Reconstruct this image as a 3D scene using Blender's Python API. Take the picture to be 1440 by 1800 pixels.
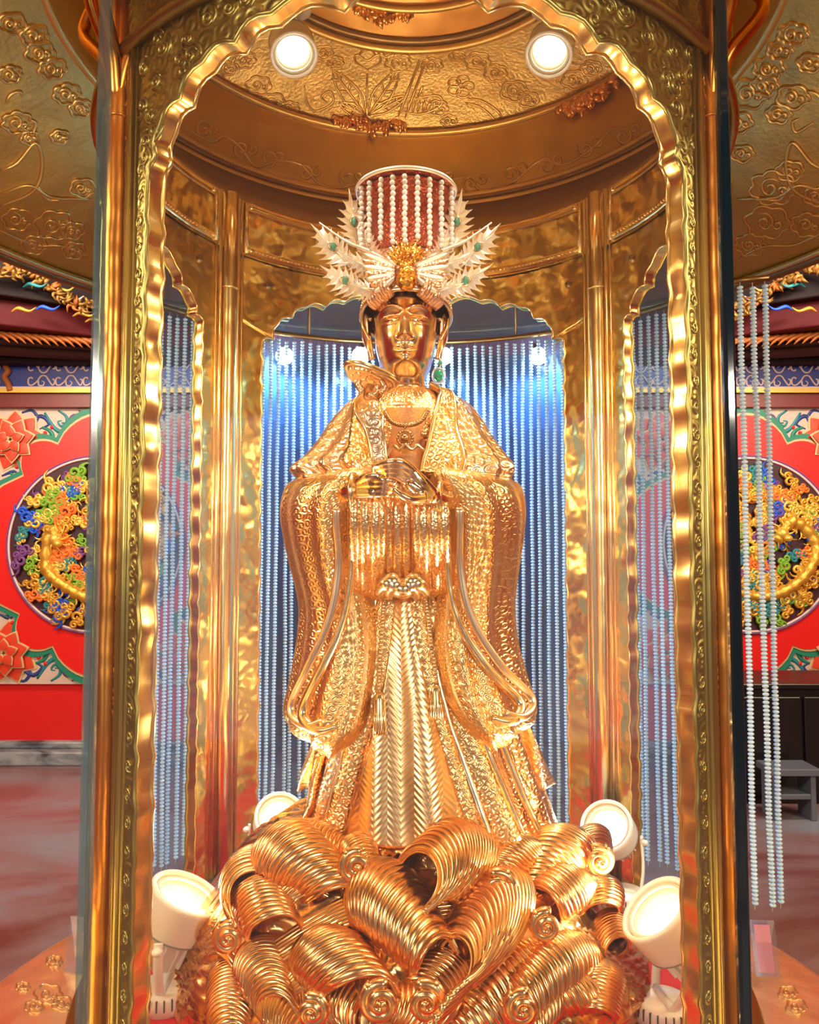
import bpy, math, random
import numpy as np
from mathutils import Vector, Matrix, noise

for o in list(bpy.data.objects):
    bpy.data.objects.remove(o, do_unlink=True)
SC = bpy.context.scene
COL = SC.collection
pi = math.pi
rnd = random.Random(7)

# ------------------------------------------------------------------ camera, world, big lights, exposure
FPX, TILT, CX, CY, CZ = 1330.0, math.radians(3.3), -0.0096, -1.6, 1.5
cam = bpy.data.cameras.new('camera')
cam.sensor_fit = 'HORIZONTAL'; cam.sensor_width = 36.0; cam.lens = 36.0 * FPX / 1440.0
cam.clip_start = 0.02
cam_o = bpy.data.objects.new('camera', cam); COL.objects.link(cam_o)
cam_o.location = (CX, CY, CZ); cam_o.rotation_euler = (pi / 2 + TILT, 0, 0)
SC.camera = cam_o
SC.view_settings.view_transform = 'Standard'; SC.view_settings.look = 'None'
SC.view_settings.gamma = 1.0; SC.view_settings.use_curve_mapping = False
SC.view_settings.exposure = 0.2
W = bpy.data.worlds.new('world'); SC.world = W; W.use_nodes = True
W.node_tree.nodes['Background'].inputs[0].default_value = (0.62, 0.80, 1.0, 1)
W.node_tree.nodes['Background'].inputs[1].default_value = 1.3

def area(name, loc, target, sx, sy, watts, col):
    l = bpy.data.lights.new(name, 'AREA'); l.shape = 'RECTANGLE'; l.size = sx; l.size_y = sy
    l.energy = watts; l.color = col
    o = bpy.data.objects.new(name, l); COL.objects.link(o); o.location = loc
    d = Vector(target) - Vector(loc); o.rotation_euler = d.to_track_quat('-Z', 'Y').to_euler()
    return o
area('unseen_hall_light', (-2.6, 2.0, 3.55), (-2.2, 4.05, 1.5), 1.6, 0.4, 56, (1.0, 0.93, 0.82))
area('unseen_hall_light', (2.6, 2.0, 3.55), (2.4, 4.05, 1.5), 1.6, 0.4, 56, (1.0, 0.93, 0.82))
for sx in (-1, 1):
    area('unseen_hall_light', (sx * 2.12, -4.5, 2.53), (0, 0, 1.55), .18, .18, 66, (1.0, 0.90, 0.74))
    area('unseen_hall_light', (sx * 4.2, -1.2, 3.4), (sx * .6, 0, 2.2), 1.4, .5, 120, (1.0, 0.80, 0.52))  # added side lights out of view, without fixtures, to brighten the gold

# ------------------------------------------------------------------ pixel helpers (1440 x 1800 frame)
CTI, STI = math.cos(TILT), math.sin(TILT)
def ray(u, v):
    x = (u - 720) / FPX; y = (900 - v) / FPX
    return x, CTI - y * STI, STI + y * CTI
def V(u, v, Y):
    """pixel -> point on the frontal plane at depth Y"""
    x, y, z = ray(u, v); s = (Y - CY) / y
    return (CX + x * s, Y, CZ + z * s)
def onz(u, v, Z):
    x, y, z = ray(u, v); s = (Z - CZ) / z
    return (CX + x * s, CY + y * s, Z)
def onrev(u, v, prof, far=True):
    """pixel -> point on a surface of revolution given by (R, z) polyline"""
    x, y, z = ray(u, v)
    hits = []
    for (R0, z0), (R1, z1) in zip(prof[:-1], prof[1:]):
        prev = None
        for k in range(41):
            f = k / 40; R = R0 + (R1 - R0) * f; zz = z0 + (z1 - z0) * f
            if abs(z) < 1e-6: continue
            if abs(z1 - z0) < 1e-9: zz += 1e-9 * k
            s = (zz - CZ) / z
            if s <= 0: prev = None; continue
            px, py = CX + x * s, CY + y * s
            g = math.hypot(px, py) - R
            if prev is not None and prev[0] * g <= 0:
                a = prev[0] / (prev[0] - g + 1e-12)
                s2 = prev[1] + (s - prev[1]) * a
                hits.append(s2)
            prev = (g, s)
    if not hits: return None
    s = max(hits) if far else min(hits)
    return (CX + x * s, CY + y * s, CZ + z * s)
def cyl(th, z, R):
    return (R * math.sin(th), -R * math.cos(th), z)
def Z(rel): return rel + CZ

# ------------------------------------------------------------------ materials
MATS = {}
def nodes_of(m):
    m.use_nodes = True
    return m.node_tree.nodes, m.node_tree.links, m.node_tree.nodes['Principled BSDF']
def mat(name, col, rough=0.5, metal=0.0, bump=None, var=0.0, coat=0.0, spec=0.5, uv=False, var_scale=6.0, rough_var=0.0):
    """bump: list of (kind, scale, strength); kinds noise, hammer, scroll, lines, weave, dots"""
    if name in MATS: return MATS[name]
    m = bpy.data.materials.new(name); N, L, P = nodes_of(m)
    P.inputs['Base Color'].default_value = (*col, 1); P.inputs['Roughness'].default_value = rough
    P.inputs['Metallic'].default_value = metal; P.inputs['Coat Weight'].default_value = coat
    P.inputs['Specular IOR Level'].default_value = spec
    tc = N.new('ShaderNodeTexCoord'); vec = tc.outputs['UV' if uv else 'Object']
    def math_n(op, a, b=None):
        n = N.new('ShaderNodeMath'); n.operation = op
        for i, q in enumerate((a, b)):
            if q is None: continue
            if isinstance(q, (int, float)): n.inputs[i].default_value = q
            else: L.new(q, n.inputs[i])
        return n.outputs[0]
    if var:
        nz = N.new('ShaderNodeTexNoise'); nz.inputs['Scale'].default_value = var_scale; nz.inputs['Detail'].default_value = 5
        L.new(vec, nz.inputs['Vector'])
        mx = N.new('ShaderNodeMix'); mx.data_type = 'RGBA'
        mx.inputs['A'].default_value = (*[c * (1 - var) for c in col], 1)
        mx.inputs['B'].default_value = (*[min(1, c * (1 + var)) for c in col], 1)
        L.new(nz.outputs['Fac'], mx.inputs['Factor']); L.new(mx.outputs['Result'], P.inputs['Base Color'])
        if rough_var:
            mr = N.new('ShaderNodeMapRange'); mr.inputs['From Min'].default_value = .3; mr.inputs['From Max'].default_value = .7
            mr.inputs['To Min'].default_value = rough - rough_var; mr.inputs['To Max'].default_value = rough + rough_var
            L.new(nz.outputs['Fac'], mr.inputs['Value']); L.new(mr.outputs['Result'], P.inputs['Roughness'])
    prev = None
    for kind, scale, strength in (bump or []):
        if kind in ('noise', 'hammer'):
            n = N.new('ShaderNodeTexNoise'); n.inputs['Scale'].default_value = scale
            n.inputs['Detail'].default_value = 1.0 if kind == 'hammer' else 4
            L.new(vec, n.inputs['Vector']); h = n.outputs['Fac']; dist = 0.03 if kind == 'hammer' else 0.004
        elif kind == 'scroll':
            n = N.new('ShaderNodeTexVoronoi'); n.inputs['Scale'].default_value = scale; n.inputs['Randomness'].default_value = .7
            n.voronoi_dimensions = '2D' if uv else '3D'
            L.new(vec, n.inputs['Vector'])
            sub = N.new('ShaderNodeVectorMath'); sub.operation = 'SUBTRACT'
            L.new(vec, sub.inputs[0]); L.new(n.outputs['Position'], sub.inputs[1])
            sep = N.new('ShaderNodeSeparateXYZ'); L.new(sub.outputs[0], sep.inputs[0])
            ang = math_n('ARCTAN2', sep.outputs[1 if uv else 2], sep.outputs[0])
            ph = math_n('ADD', math_n('MULTIPLY', n.outputs['Distance'], 14.0), ang)
            h = math_n('SINE', ph); dist = 0.0013
        elif kind == 'lines':
            n = N.new('ShaderNodeTexWave'); n.inputs['Scale'].default_value = scale; n.inputs['Distortion'].default_value = 1.5
            n.inputs['Detail'].default_value = 1; n.bands_direction = 'X'
            L.new(vec, n.inputs['Vector']); h = n.outputs['Fac']; dist = 0.003
        elif kind == 'dots':
            n = N.new('ShaderNodeTexVoronoi'); n.inputs['Scale'].default_value = scale; n.inputs['Randomness'].default_value = 1
            L.new(vec, n.inputs['Vector']); h = n.outputs['Distance']; dist = 0.003
        elif kind == 'herring':
            sep = N.new('ShaderNodeSeparateXYZ'); L.new(vec, sep.inputs[0])
            tri = math_n('PINGPONG', math_n('MULTIPLY', sep.outputs[0], scale * .12), 0.5)
            h = math_n('SINE', math_n('ADD', math_n('MULTIPLY', sep.outputs[1], scale * 3.2), math_n('MULTIPLY', tri, 26.0))); dist = .0016
        b = N.new('ShaderNodeBump'); b.inputs['Strength'].default_value = strength; b.inputs['Distance'].default_value = dist
        L.new(h, b.inputs['Height'])
        if prev: L.new(prev, b.inputs['Normal'])
        prev = b.outputs['Normal']
    if prev: L.new(prev, P.inputs['Normal'])
    MATS[name] = m
    return m
def emis(name, col, strength):
    if name in MATS: return MATS[name]
    m = bpy.data.materials.new(name); N, L, P = nodes_of(m)
    P.inputs['Base Color'].default_value = (.02, .02, .02, 1)
    P.inputs['Emission Color'].default_value = (*col, 1); P.inputs['Emission Strength'].default_value = strength
    MATS[name] = m; return m
def pane_mat(name, tint, gloss_rough, film, film_col, refl=0.06):
    """thin clear sheet: see-through, a Fresnel reflection and a dusty film"""
    if name in MATS: return MATS[name]
    m = bpy.data.materials.new(name); N, L, P = nodes_of(m)
    out = N['Material Output']; N.remove(P)
    tr = N.new('ShaderNodeBsdfTransparent'); tr.inputs[0].default_value = (*tint, 1)
    gl = N.new('ShaderNodeBsdfGlossy'); gl.inputs['Roughness'].default_value = gloss_rough
    df = N.new('ShaderNodeBsdfDiffuse'); df.inputs[0].default_value = (*film_col, 1)
    tl = N.new('ShaderNodeBsdfTranslucent'); tl.inputs[0].default_value = (*film_col, 1)
    dd = N.new('ShaderNodeMixShader'); dd.inputs[0].default_value = .5
    L.new(df.outputs[0], dd.inputs[1]); L.new(tl.outputs[0], dd.inputs[2])
    m1 = N.new('ShaderNodeMixShader'); m2 = N.new('ShaderNodeMixShader')
    tc = N.new('ShaderNodeTexCoord'); nz = N.new('ShaderNodeTexNoise'); nz.inputs['Scale'].default_value = 3.0; nz.inputs['Detail'].default_value = 6
    L.new(tc.outputs['Object'], nz.inputs['Vector'])
    mr = N.new('ShaderNodeMapRange'); mr.inputs['To Min'].default_value = film * .6; mr.inputs['To Max'].default_value = film * 1.4
    L.new(nz.outputs['Fac'], mr.inputs['Value']); L.new(mr.outputs['Result'], m1.inputs[0])
    L.new(tr.outputs[0], m1.inputs[1]); L.new(dd.outputs[0], m1.inputs[2])
    m2.inputs[0].default_value = refl
    L.new(m1.outputs[0], m2.inputs[1]); L.new(gl.outputs[0], m2.inputs[2]); L.new(m2.outputs[0], out.inputs[0])
    MATS[name] = m; return m

GOLD = mat('polished_gold', (1.0, .66, .16), .28, 1, [('hammer', 8, .95), ('hammer', 24, .3)], var=.12, rough_var=.06)
GOLDTRIM = mat('gold_trim', (1.0, .70, .26), .24, 1, [('hammer', 12, .15)])
FLANGE = mat('hammered_gold_edge', (1.0, .66, .24), .25, 1, [('hammer', 12, .3)])
OLIVE = mat('aged_brass', (.40, .31, .09), .40, 1, [('scroll', 34, .5), ('hammer', 20, .25)], var=.2, uv=True, var_scale=14)
OLIVEP = mat('aged_brass_plain', (.47, .37, .11), .36, 1, [('hammer', 14, .15)])
ORANGEREFL = mat('orange_reflection_metal', (.92, .34, .06), .3, 1, [('hammer', 14, .2)], var=.2)  # orange of the reflected red walls put into the metal's colour
BRONZE = mat('bronze_canopy', (.66, .42, .11), .45, 1, [('noise', 90, .35), ('hammer', 7, .25)], var=.2)
BRONZEL = mat('bronze_relief', (.80, .52, .16), .38, 1)
BRONZED = mat('dark_bronze', (.30, .17, .06), .4, 1, [('hammer', 10, .2)])
STAT = mat('engraved_gold', (1.0, .69, .42), .29, 1, [('scroll', 56, .36)], uv=True)
STATB = mat('engraved_gold_robe', (1.0, .61, .25), .28, 1, [('scroll', 72, .34)], uv=True)
STATL = mat('lightly_engraved_gold', (1.0, .62, .30), .27, 1, [('scroll', 80, .16)], uv=True)
STATH = mat('herringbone_gold', (1.0, .58, .25), .28, 1, [('herring', 170, .13)], uv=True)
SKIN = mat('smooth_gold', (1.0, .68, .40), .2, 1)
TRIM = mat('bright_gold_band', (1.0, .74, .42), .24, 1, [('hammer', 20, .15)])
WAVE = mat('wave_gold', (1.0, .55, .22), .26, 1, [('hammer', 16, .15)])
CROWN = mat('crown_rose_gold', (.98, .62, .42), .32, 1, [('dots', 160, .5)])
PLUME = mat('pale_gold_plume', (1.0, .88, .70), .36, .55, [('noise', 60, .2)])
PEARL = mat('pearl', (.96, .92, .85), .22, 0, coat=.5)
BEAD = mat('crystal_bead', (.60, .80, .92), .14, .0, coat=.8)
REDDOT = mat('red_gold_filigree', (.62, .13, .06), .35, .7, [('dots', 190, 1.0)], var=.5, var_scale=120)
EMER = mat('emerald', (.0, .32, .17), .08, 0, coat=1)
EMERP = mat('pale_emerald', (.10, .36, .26), .1, 0, coat=1)
WHITE = mat('white_lamp_paint', (.82, .78, .70), .38)
CREAMR = mat('lamp_reflector', (.62, .56, .40), .35)
BLACK = mat('black_rubber', (.015, .015, .015), .4)
CARPET = mat('red_carpet', (.52, .015, .02), .9, bump=[('noise', 220, .5)], var=.25, var_scale=40)
LED = emis('led_warm_white', (1.0, .95, .80), 18)
LEDB = emis('led_cold_blue', (.45, .75, 1.0), 40)

# ------------------------------------------------------------------ mesh helpers
def add(name, verts, faces, m, parent=None, smooth=True, uvs=None, mods=None):
    me = bpy.data.meshes.new(name)
    me.from_pydata([tuple(map(float, p)) for p in verts], [], faces)
    if uvs is not None:
        ul = me.uv_layers.new(name='UVMap')
        li = np.zeros(len(me.loops), dtype=np.int32); me.loops.foreach_get('vertex_index', li)
        ul.data.foreach_set('uv', np.asarray(uvs, dtype=np.float32)[li].ravel())
    me.materials.append(m)
    if smooth: me.polygons.foreach_set('use_smooth', [True] * len(me.polygons))
    me.update()
    o = bpy.data.objects.new(name, me); COL.objects.link(o)
    if parent: o.parent = parent
    return o
def inst(src, name=None, parent=None, M=None):
    o = src.copy(); COL.objects.link(o)
    if name: o.name = name
    o.parent = parent
    if M is not None: o.matrix_world = M if parent is None else M
    return o
def root(name, label, cat, group=None, loc=(0, 0, 0)):
    o = bpy.data.objects.new(name, None); COL.objects.link(o); o.empty_display_size = .05
    o.location = loc; tag(o, label, cat, group); return o
def tag(o, label, cat, group=None, kind=None):
    if label: o['label'] = label
    if cat: o['category'] = cat
    if group: o['group'] = group
    if kind: o['kind'] = kind
    return o
def struct(o): o['kind'] = 'structure'; return o
class MB:
    def __init__(s): s.v = []; s.f = []; s.uv = []
    def put(s, v, f, uv=None):
        n = len(s.v); s.v += [tuple(p) for p in v]; s.f += [tuple(i + n for i in q) for q in f]
        s.uv += list(uv) if uv is not None else [(p[0], p[2]) for p in v]
        return s
    def build(s, name, m, parent=None, smooth=True): return add(name, s.v, s.f, m, parent, smooth, s.uv)
def grid(fn, nu, nv, cu=False, cv=False, uvf=None):
    v = []; uv = []
    for j in range(nv):
        for i in range(nu):
            a = i / (nu if cu else nu - 1); b = j / (nv if cv else nv - 1)
            v.append(fn(a, b)); uv.append(uvf(a, b) if uvf else (a, b))
    f = []
    for j in range(nv if cv else nv - 1):
        for i in range(nu if cu else nu - 1):
            i2 = (i + 1) % nu; j2 = (j + 1) % nv
            f.append((j * nu + i, j * nu + i2, j2 * nu + i2, j2 * nu + i))
    return v, f, uv
def tube(pts, rad, seg=8, closed=False, cap=True, flat=None):
    """tube along points; flat=(normal, k) squashes it by k along the normal"""
    P = np.asarray(pts, float); n = len(P)
    R = np.full(n, rad) if np.isscalar(rad) else np.asarray(rad, float)
    if closed: T = np.roll(P, -1, 0) - np.roll(P, 1, 0)
    else: T = np.gradient(P, axis=0)
    T /= (np.linalg.norm(T, axis=1, keepdims=True) + 1e-12)
    ref = np.array(flat[0], float) if flat else np.array([0.31, 0.2, 0.93])
    if flat is None:
        Ns = []; prev = np.cross(T[0], ref); prev /= np.linalg.norm(prev) + 1e-12
        for t in T:
            q = prev - t * prev.dot(t); q /= np.linalg.norm(q) + 1e-12; Ns.append(q); prev = q
        Ns = np.array(Ns); k = 1.0
    else:
        Ns = ref - T * (T @ ref)[:, None]; Ns /= np.linalg.norm(Ns, axis=1, keepdims=True) + 1e-12; k = flat[1]
    B = np.cross(T, Ns)
    a = np.arange(seg) * 2 * pi / seg
    ring = P[:, None, :] + R[:, None, None] * (k * np.cos(a)[None, :, None] * Ns[:, None, :] + np.sin(a)[None, :, None] * B[:, None, :])
    v = ring.reshape(-1, 3).tolist(); f = []
    for j in range(n if closed else n - 1):
        j2 = (j + 1) % n
        for i in range(seg):
            i2 = (i + 1) % seg
            f.append((j * seg + i, j * seg + i2, j2 * seg + i2, j2 * seg + i))
    if cap and not closed:
        f.append(tuple(range(seg - 1, -1, -1))); f.append(tuple((n - 1) * seg + i for i in range(seg)))
    return v, f
def smooth_path(pts, n=40):
    P = np.asarray(pts, float)
    if len(P) == 2: return np.array([P[0] + (P[1] - P[0]) * t for t in np.linspace(0, 1, n)])
    Q = np.vstack([2 * P[0] - P[1], P, 2 * P[-1] - P[-2]])
    out = []
    m = len(P) - 1
    for k in range(n):
        t = k / (n - 1) * m; i = min(int(t), m - 1); t -= i
        a, b, c, d = Q[i], Q[i + 1], Q[i + 2], Q[i + 3]
        out.append(.5 * ((2 * b) + (c - a) * t + (2 * a - 5 * b + 4 * c - d) * t * t + (-a + 3 * b - 3 * c + d) * t ** 3))
    return np.array(out)
def lathe(prof, seg=48, a0=0, a1=2 * pi):
    full = abs(a1 - a0 - 2 * pi) < 1e-6; ns = seg if full else seg + 1
    v = []; uv = []
    L = 0; prev = prof[0]
    for (r, z) in prof:
        L += math.hypot(r - prev[0], z - prev[1]); prev = (r, z)
        for i in range(ns):
            t = a0 + (a1 - a0) * i / seg
            v.append((r * math.sin(t), -r * math.cos(t), z)); uv.append((t * .6, L))
    f = []
    for j in range(len(prof) - 1):
        for i in range(seg):
            i2 = (i + 1) % ns
            f.append((j * ns + i, j * ns + i2, (j + 1) * ns + i2, (j + 1) * ns + i))
    return v, f, uv
def box(x0, x1, y0, y1, z0, z1):
    v = [(x, y, z) for z in (z0, z1) for y in (y0, y1) for x in (x0, x1)]
    return v, [(0, 2, 3, 1), (4, 5, 7, 6), (0, 1, 5, 4), (2, 6, 7, 3), (0, 4, 6, 2), (1, 3, 7, 5)]
def bevel(o, w=.004, s=2):
    m = o.modifiers.new('bevel', 'BEVEL'); m.width = w; m.segments = s; m.limit_method = 'ANGLE'; return o
def solid(o, t, off=-1):
    m = o.modifiers.new('thickness', 'SOLIDIFY'); m.thickness = t; m.offset = off; return o
def sphere(r, seg=12, rings=8, sz=1.0, c=(0, 0, 0)):
    prof = [(r * math.sin(pi * k / rings), r * sz * math.cos(pi * k / rings)) for k in range(rings + 1)]
    v, f, uv = lathe([(max(a, 1e-5), b) for a, b in prof], seg)
    return [(x + c[0], y + c[1], z + c[2]) for x, y, z in v], [tuple(reversed(q)) for q in f]
def spiral(cx, cy, r0, r1, a0, turns, n=26):
    return [(cx + (r0 + (r1 - r0) * t) * math.cos(a0 + turns * 2 * pi * t), cy + (r0 + (r1 - r0) * t) * math.sin(a0 + turns * 2 * pi * t)) for t in np.linspace(0, 1, n)]
def prism(outline, y0, y1):
    """outline: list of (x, z); a slab between depths y0 and y1, front cap at y0"""
    n = len(outline)
    v = [(x, y0, z) for x, z in outline] + [(x, y1, z) for x, z in outline]
    f = [tuple(range(n)), tuple(range(2 * n - 1, n - 1, -1))]
    f += [(i, n + i, n + (i + 1) % n, (i + 1) % n) for i in range(n)]
    return v, f

# ------------------------------------------------------------------ the hall: floor, walls, ceiling
WY = 4.05
def marble(name, c1, c2, c3, rough, sc):
    m = bpy.data.materials.new(name); N, L, P = nodes_of(m)
    tc = N.new('ShaderNodeTexCoord'); n1 = N.new('ShaderNodeTexNoise'); n1.inputs['Scale'].default_value = sc
    n1.inputs['Detail'].default_value = 9; n1.inputs['Distortion'].default_value = 1.6
    mp = N.new('ShaderNodeMapping'); mp.inputs['Scale'].default_value = (.45, 1.2, 1.2); L.new(tc.outputs['Object'], mp.inputs[0]); L.new(mp.outputs[0], n1.inputs['Vector'])
    cr = N.new('ShaderNodeValToRGB'); e = cr.color_ramp.elements
    e[0].position = .36; e[0].color = (*c1, 1); e[1].position = .66; e[1].color = (*c3, 1)
    k = e.new(.5); k.color = (*c2, 1)
    L.new(n1.outputs['Fac'], cr.inputs[0]); L.new(cr.outputs[0], P.inputs['Base Color'])
    P.inputs['Roughness'].default_value = rough
    return m
FLOORM = marble('red_marble_floor', (.20, .05, .045), (.30, .16, .15), (.30, .29, .31), .22, 1.0)
GREYM = marble('grey_marble', (.06, .065, .075), (.22, .23, .24), (.4, .4, .4), .25, 6)
REDW = mat('red_wall_paint', (.82, .012, .008), .45, var=.08, var_scale=3)
DARKRED = mat('dark_red_lacquer', (.20, .012, .012), .35, var=.2)
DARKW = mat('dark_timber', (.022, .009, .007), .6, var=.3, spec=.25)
struct(add('floor', *box(-7, 7, -6, 7.2, -.12, 0), FLOORM, smooth=False))
struct(add('ceiling', *box(-7, 7, -6, 7.2, 4.2, 4.3), DARKW, smooth=False))
DXL, DXR = V(440, 900, WY)[0], V(1046, 900, WY)[0]          # dark doorway of the inner shrine behind the case
wb = MB(); wb.put(*box(-7, DXL, WY, WY + .25, 0, 4.2)); wb.put(*box(DXR, 7, WY, WY + .25, 0, 4.2)); wb.put(*box(DXL, DXR, WY, WY + .25, 3.0, 4.2))
struct(wb.build('wall_back', REDW, smooth=False))
struct(add('wall_shrine', *box(-3, 3, 6.9, 7.1, 0, 4.2), DARKW, smooth=False))
wf = MB()
for a_, b_, c_, d_ in ((-7, -2.2, 0, 4.2), (-1.1, 1.1, 0, 4.2), (2.2, 7, 0, 4.2), (-2.2, -1.1, 2.7, 4.2), (1.1, 2.2, 2.7, 4.2)): wf.put(*box(a_, b_, -6.2, -6.0, c_, d_))
struct(wf.build('wall_front', DARKRED, smooth=False))          # temple front with two open doorways to daylight
struct(add('wall_left', *box(-7.1, -7, -6, 7.2, 0, 4.2), REDW, smooth=False))
struct(add('wall_right', *box(7, 7.1, -6, 7.2, 0, 4.2), REDW, smooth=False))
tr = MB()
for a, b in ((DXL - .14, DXL), (DXR, DXR + .14)): tr.put(*box(a, b, WY - .06, WY + .28, 0, 3.0))
tr.put(*box(DXL - .14, DXR + .14, WY - .06, WY + .28, 3.0, 3.14))
struct(bevel(tr.build('trim_1', DARKRED, smooth=False)))
pl = MB()
for a, b in ((-7, DXL - .14), (DXR + .14, 7)): pl.put(*box(a, b, WY - .16, WY, 0, .10)); pl.put(*box(a, b, WY - .07, WY, .10, .15))
struct(bevel(pl.build('baseboard_back', GREYM, smooth=False), .012))

# ------------------------------------------------------------------ painted wall panels with carved medallions
CREAM = mat('cream_panel_ground', (.74, .52, .40), .55, var=.15, var_scale=9)
PRED = mat('panel_red', (.9, .012, .008), .4)
PGREEN = mat('panel_green', (.02, .24, .13), .45)
PGOLD = mat('panel_gold_line', (.85, .50, .22), .4)
PNAVY = mat('panel_navy', (.03, .05, .20), .45)
PTEAL = mat('panel_teal', (.03, .24, .25), .45)
PPURP = mat('panel_purple', (.22, .06, .22), .45)
PLIME = mat('panel_lime', (.24, .45, .03), .4)
PORA = mat('panel_orange', (.95, .20, .02), .4)
PBLUE = mat('panel_blue', (.02, .10, .62), .4)
CARVE = mat('carved_gilt', (.85, .42, .05), .38, .55, [('noise', 70, .4)])
CARVEY = mat('carved_bright_gilt', (1.0, .62, .10), .35, .5, [('noise', 70, .4)])
PWHITE = mat('panel_pale_pink', (.85, .66, .60), .45)
MEDB = mat('medallion_ground', (.06, .012, .02), .5)

def lobed(cx, cz, s):
    pts = []
    cus = [(-71, 174), (71, 174), (129, 119), (129, -119), (71, -174), (-71, -174), (-129, -119), (-129, 119)]
    bul = [52, 34, 96, 34, 52, 34, 96, 34]
    for k in range(8):
        a = np.array(cus[k], float); b = np.array(cus[(k + 1) % 8], float); d = b - a; L = np.linalg.norm(d)
        nrm = np.array([-d[1], d[0]]) / L
        if nrm.dot((a + b) / 2) < 0: nrm = -nrm
        for t in np.linspace(0, 1, 14, endpoint=False):
            q = a + d * t + nrm * bul[k] * (1 - (2 * t - 1) ** 2) ** .75
            pts.append((cx + q[0] * s, cz + q[1] * s))
    return pts
# one carved cloud curl of each colour, copied everywhere
def curl_mesh():
    mb = MB()
    for (cx, cy, r, a0) in ((0, 0, .030, .3), (.034, .012, .020, 2.2), (-.032, .008, .020, 1.0), (.008, .030, .018, 4.0)):
        sp = spiral(cx, cy, r, .003, a0, 1.4, 16)
        mb.put(*tube([(x, -.012 - .008 * k / 15, y) for k, (x, y) in enumerate(sp)], np.linspace(.010, .006, 16) * (r / .03) ** .5, 6))
    tail = smooth_path([(-.03, -.01, 0), (-.06, -.008, -.012), (-.085, -.006, .006)], 8)
    mb.put(*tube(tail, np.linspace(.010, .002, 8), 6))
    return mb
CURLS = {}
def curl(color, parent, M):
    if color not in CURLS:
        o = curl_mesh().build('cloud_curl', color); CURLS[color] = o.data
        COL.objects.unlink(o); bpy.data.objects.remove(o)
    o = bpy.data.objects.new('cloud_curl', CURLS[color]); COL.objects.link(o); o.parent = parent; o.matrix_local = M
    return o
def petal_mesh(name, m, k):
    n = 9; v = []; f = []
    for j in range(n):
        t = j / (n - 1); w = math.sin(pi * t ** .8) * .42 * (1 - .15 * t)
        for s in (-1, 0, 1): v.append((s * w * k, -.06 * math.sin(pi * t) * (1 - abs(s)), .08 + (t - .5) * k * .9 + .45))
    for j in range(n - 1):
        for i in range(2): f.append((j * 3 + i, j * 3 + i + 1, j * 3 + i + 4, j * 3 + i + 3))
    o = add(name, v, f, m); d = o.data; bpy.data.objects.remove(o); return d
PET_Y = petal_mesh('petal', PGOLD, 1.0); PET_R = petal_mesh('petal', mat('lotus_red', (.85, .06, .02), .4), .8)
def lotus_flower(parent, c, s):
    fl = add('lotus_flower', *sphere(.28 * s, 10, 6, .5), PGOLD, parent); fl.location = c
    fl.rotation_euler = (pi / 2, 0, 0)
    base = Matrix.Rotation(-pi / 2, 4, 'X')
    for ring, (n, sc, dy) in enumerate(((9, 1.0, 0), (7, .72, -.02), (5, .45, -.035))):
        for k in range(n):
            a = 2 * pi * (k + .5 * ring) / n
            for me, dd in ((PET_Y, 0), (PET_R, -.012)):
                o = bpy.data.objects.new('petal', me); COL.objects.link(o); o.parent = fl
                o.matrix_local = base @ Matrix.Translation((0, dy * s * 8 + dd, 0)) @ Matrix.Rotation(a, 4, 'Y') @ Matrix.Diagonal((s * sc * .9, .3 * s, s * sc, 1))
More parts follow.
